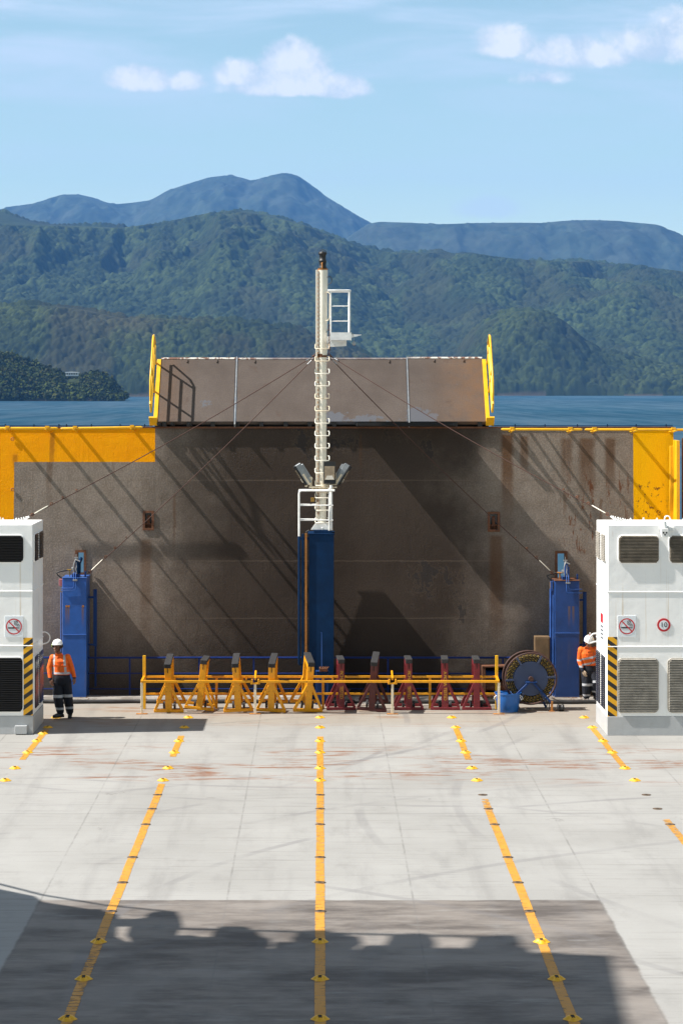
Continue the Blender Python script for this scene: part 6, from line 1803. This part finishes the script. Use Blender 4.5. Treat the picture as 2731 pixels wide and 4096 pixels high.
def bands_l(t, x, y, z):
    body_x = t.box(x, z, -.245, .175, 1.0, 2.0, .003)
    dz = t.math('SUBTRACT', z, 1.25)
    s1 = t.smooth(t.math('ABSOLUTE', t.math('SUBTRACT', t.math('SUBTRACT', x, -.192), t.math('MULTIPLY', dz, .04))), .023, .027, 1, 0)
    s2 = t.smooth(t.math('ABSOLUTE', t.math('SUBTRACT', t.math('SUBTRACT', x, .066), t.math('MULTIPLY', dz, -.10))), .023, .027, 1, 0)
    s = t.math('MULTIPLY', t.math('MAXIMUM', s1, s2), t.smooth(z, 1.03, 1.035))
    gap = t.box(x, z, -1, 1, 1.205, 1.235, .003)
    s = t.math('MULTIPLY', s, t.math('SUBTRACT', 1.0, gap))
    w = t.box(x, z, -.235, .175, 1.035, 1.080, .002)
    s = t.math('MULTIPLY', t.math('MAXIMUM', s, w), body_x)
    arm = t.math('MAXIMUM', t.smooth(x, -.235, -.23, 1, 0), t.smooth(x, .205, .21))
    nv = t.math('MULTIPLY', arm, t.smooth(z, .955, .96, 1, 0))
    nv = t.math('MAXIMUM', nv, t.math('MULTIPLY', t.smooth(z, 1.483, 1.488), .0))
    return s, nv
rt, L_, hrot, helm = person(JL, 'person in white helmet and orange shirt walking with hands down beside the left white house', (-5.935, 51.93, 0.0), skin_dark,
       shirt_material('orange_strap_shirt', bands_l), trouser_material('navy_band_trousers', [(-.4, .4, .495, .56), (-.4, .4, .21, .265)]), (-.38, -.92, .03), ground=(.03, 0.0), hemz=1.015)
hf = MB(); ell(hf, L_(0, -.03, .0), (.082, .088, .075), 16, 10, hrot); hf.build('hair', paint('grey_hair', (.05, .05, .055), .8, 0, 0), rt, local=True)
em = MB(); ell(em, L_(.118, -.02, .035), (.024, .042, .052), 12, 8, hrot); cup = em.build('ear_muff', M['black'], helm, local=True)
em = MB(); ell(em, L_(.138, -.022, .036), (.014, .036, .046), 12, 8, hrot); em.build('muff_shell', paint('lime_plastic', (.45, .72, .03), .4, 0, 0), cup, local=True)
em = MB(); ell(em, L_(-.112, -.02, .035), (.024, .042, .052), 12, 8, hrot); em.build('ear_muff', M['black'], helm, local=True)

JR = dict(pelvis=V((.045, .02, .88)), waist=V((.04, .0, .96)), chest=V((.01, -.04, 1.17)), neck=V((.005, -.085, 1.345)), head=V((.028, -.125, 1.462)), wx=.165,
          shl=V((-.155, -.05, 1.285)), ell=V((-.195, -.04, 1.03)), wrl=V((-.125, -.14, .785)), hdl=V((.45, -.25, -.85)), thl=V((.8, -.6, 0)), pnl=V((.6, .7, .2)), curll=.35,
          shr=V((.185, -.03, 1.285)), elr=V((.275, -.08, 1.05)), wrr=V((.30, -.26, .90)), hdr=V((.1, -.9, -.3)), thr=V((-.9, -.1, .4)), pnr=V((0, -.3, -1)), curlr=.5,
          hipl=V((-.03, .02, .82)), knl=V((-.015, -.02, .45)), anl=V((-.012, .03, .13)), tol=V((.04, -.2, .04)),
          hipr=V((.13, .02, .82)), knr=V((.20, -.10, .50)), anr=V((.215, .07, .20)), tor=V((.26, -.12, .1)))
def bands_r(t, x, y, z):
    arm = t.smooth(x, -.150, -.145, 1, 0)
    nb = t.math('SUBTRACT', 1.0, arm)
    zz2 = t.math('SUBTRACT', z, t.math('MULTIPLY', x, .22))
    s = t.math('MAXIMUM', t.box(x, zz2, -1, 1, 1.065, 1.115, .002), t.box(x, zz2, -1, 1, .925, .972, .002))
    s = t.math('MULTIPLY', s, nb)
    sa = t.math('MAXIMUM', t.box(x, z, -1, 1, 1.01, 1.055, .002), t.box(x, z, -1, -.09, .865, .91, .002))
    s = t.math('MAXIMUM', s, t.math('MULTIPLY', sa, arm))
    s = t.math('MAXIMUM', s, t.math('MULTIPLY', t.box(x, z, -1, -.125, .865, .91, .002), 1.0))
    nv = t.math('MULTIPLY', t.smooth(z, .865, .868, 1, 0), 1.0)
    return s, nv
rt2, L2, hrot2, helm2 = person(JR, 'person in white helmet and orange shirt leaning behind the right white house', (6.47, 54.60, 0.0), skin_tan,
       shirt_material('orange_banded_shirt', bands_r), trouser_material('navy_trousers_low_band', [(-.2, .11, .41, .47), (.11, .5, .50, .555), (-.2, .11, .155, .205), (.11, .5, .25, .29)]), (.16, -.88, -.42), gloves=('l',), light=True, ground=(0.0, .075), hemz=.90)
hb2 = MB(); hb2.cyl(L2(0, -.01, .175), L2(0, -.01, .245), .022, .012, 12); bcn = hb2.build('helmet_lamp', M['sign_red'], helm2, local=True)
hb2 = MB(); ell(hb2, L2(0, -.01, .262), (.018, .018, .016), 10, 8); hb2.build('lamp_knob', M['white'], bcn, local=True)
hb2 = MB(); hb2.tube([L2(0, -.01, .18), L2(.07, -.02, .16), L2(.115, -.04, .09)], .004, 5); hb2.build('lamp_cord', M['sign_red'], helm2, local=True)
hb2 = MB(); hb2.tube([V((.14, -.19, 1.26)), V((.13, -.22, 1.1)), V((.08, -.2, .98)), V((.03, -.18, .90))], .006, 5); hb2.build('lanyard', M['black'], rt2, local=True)
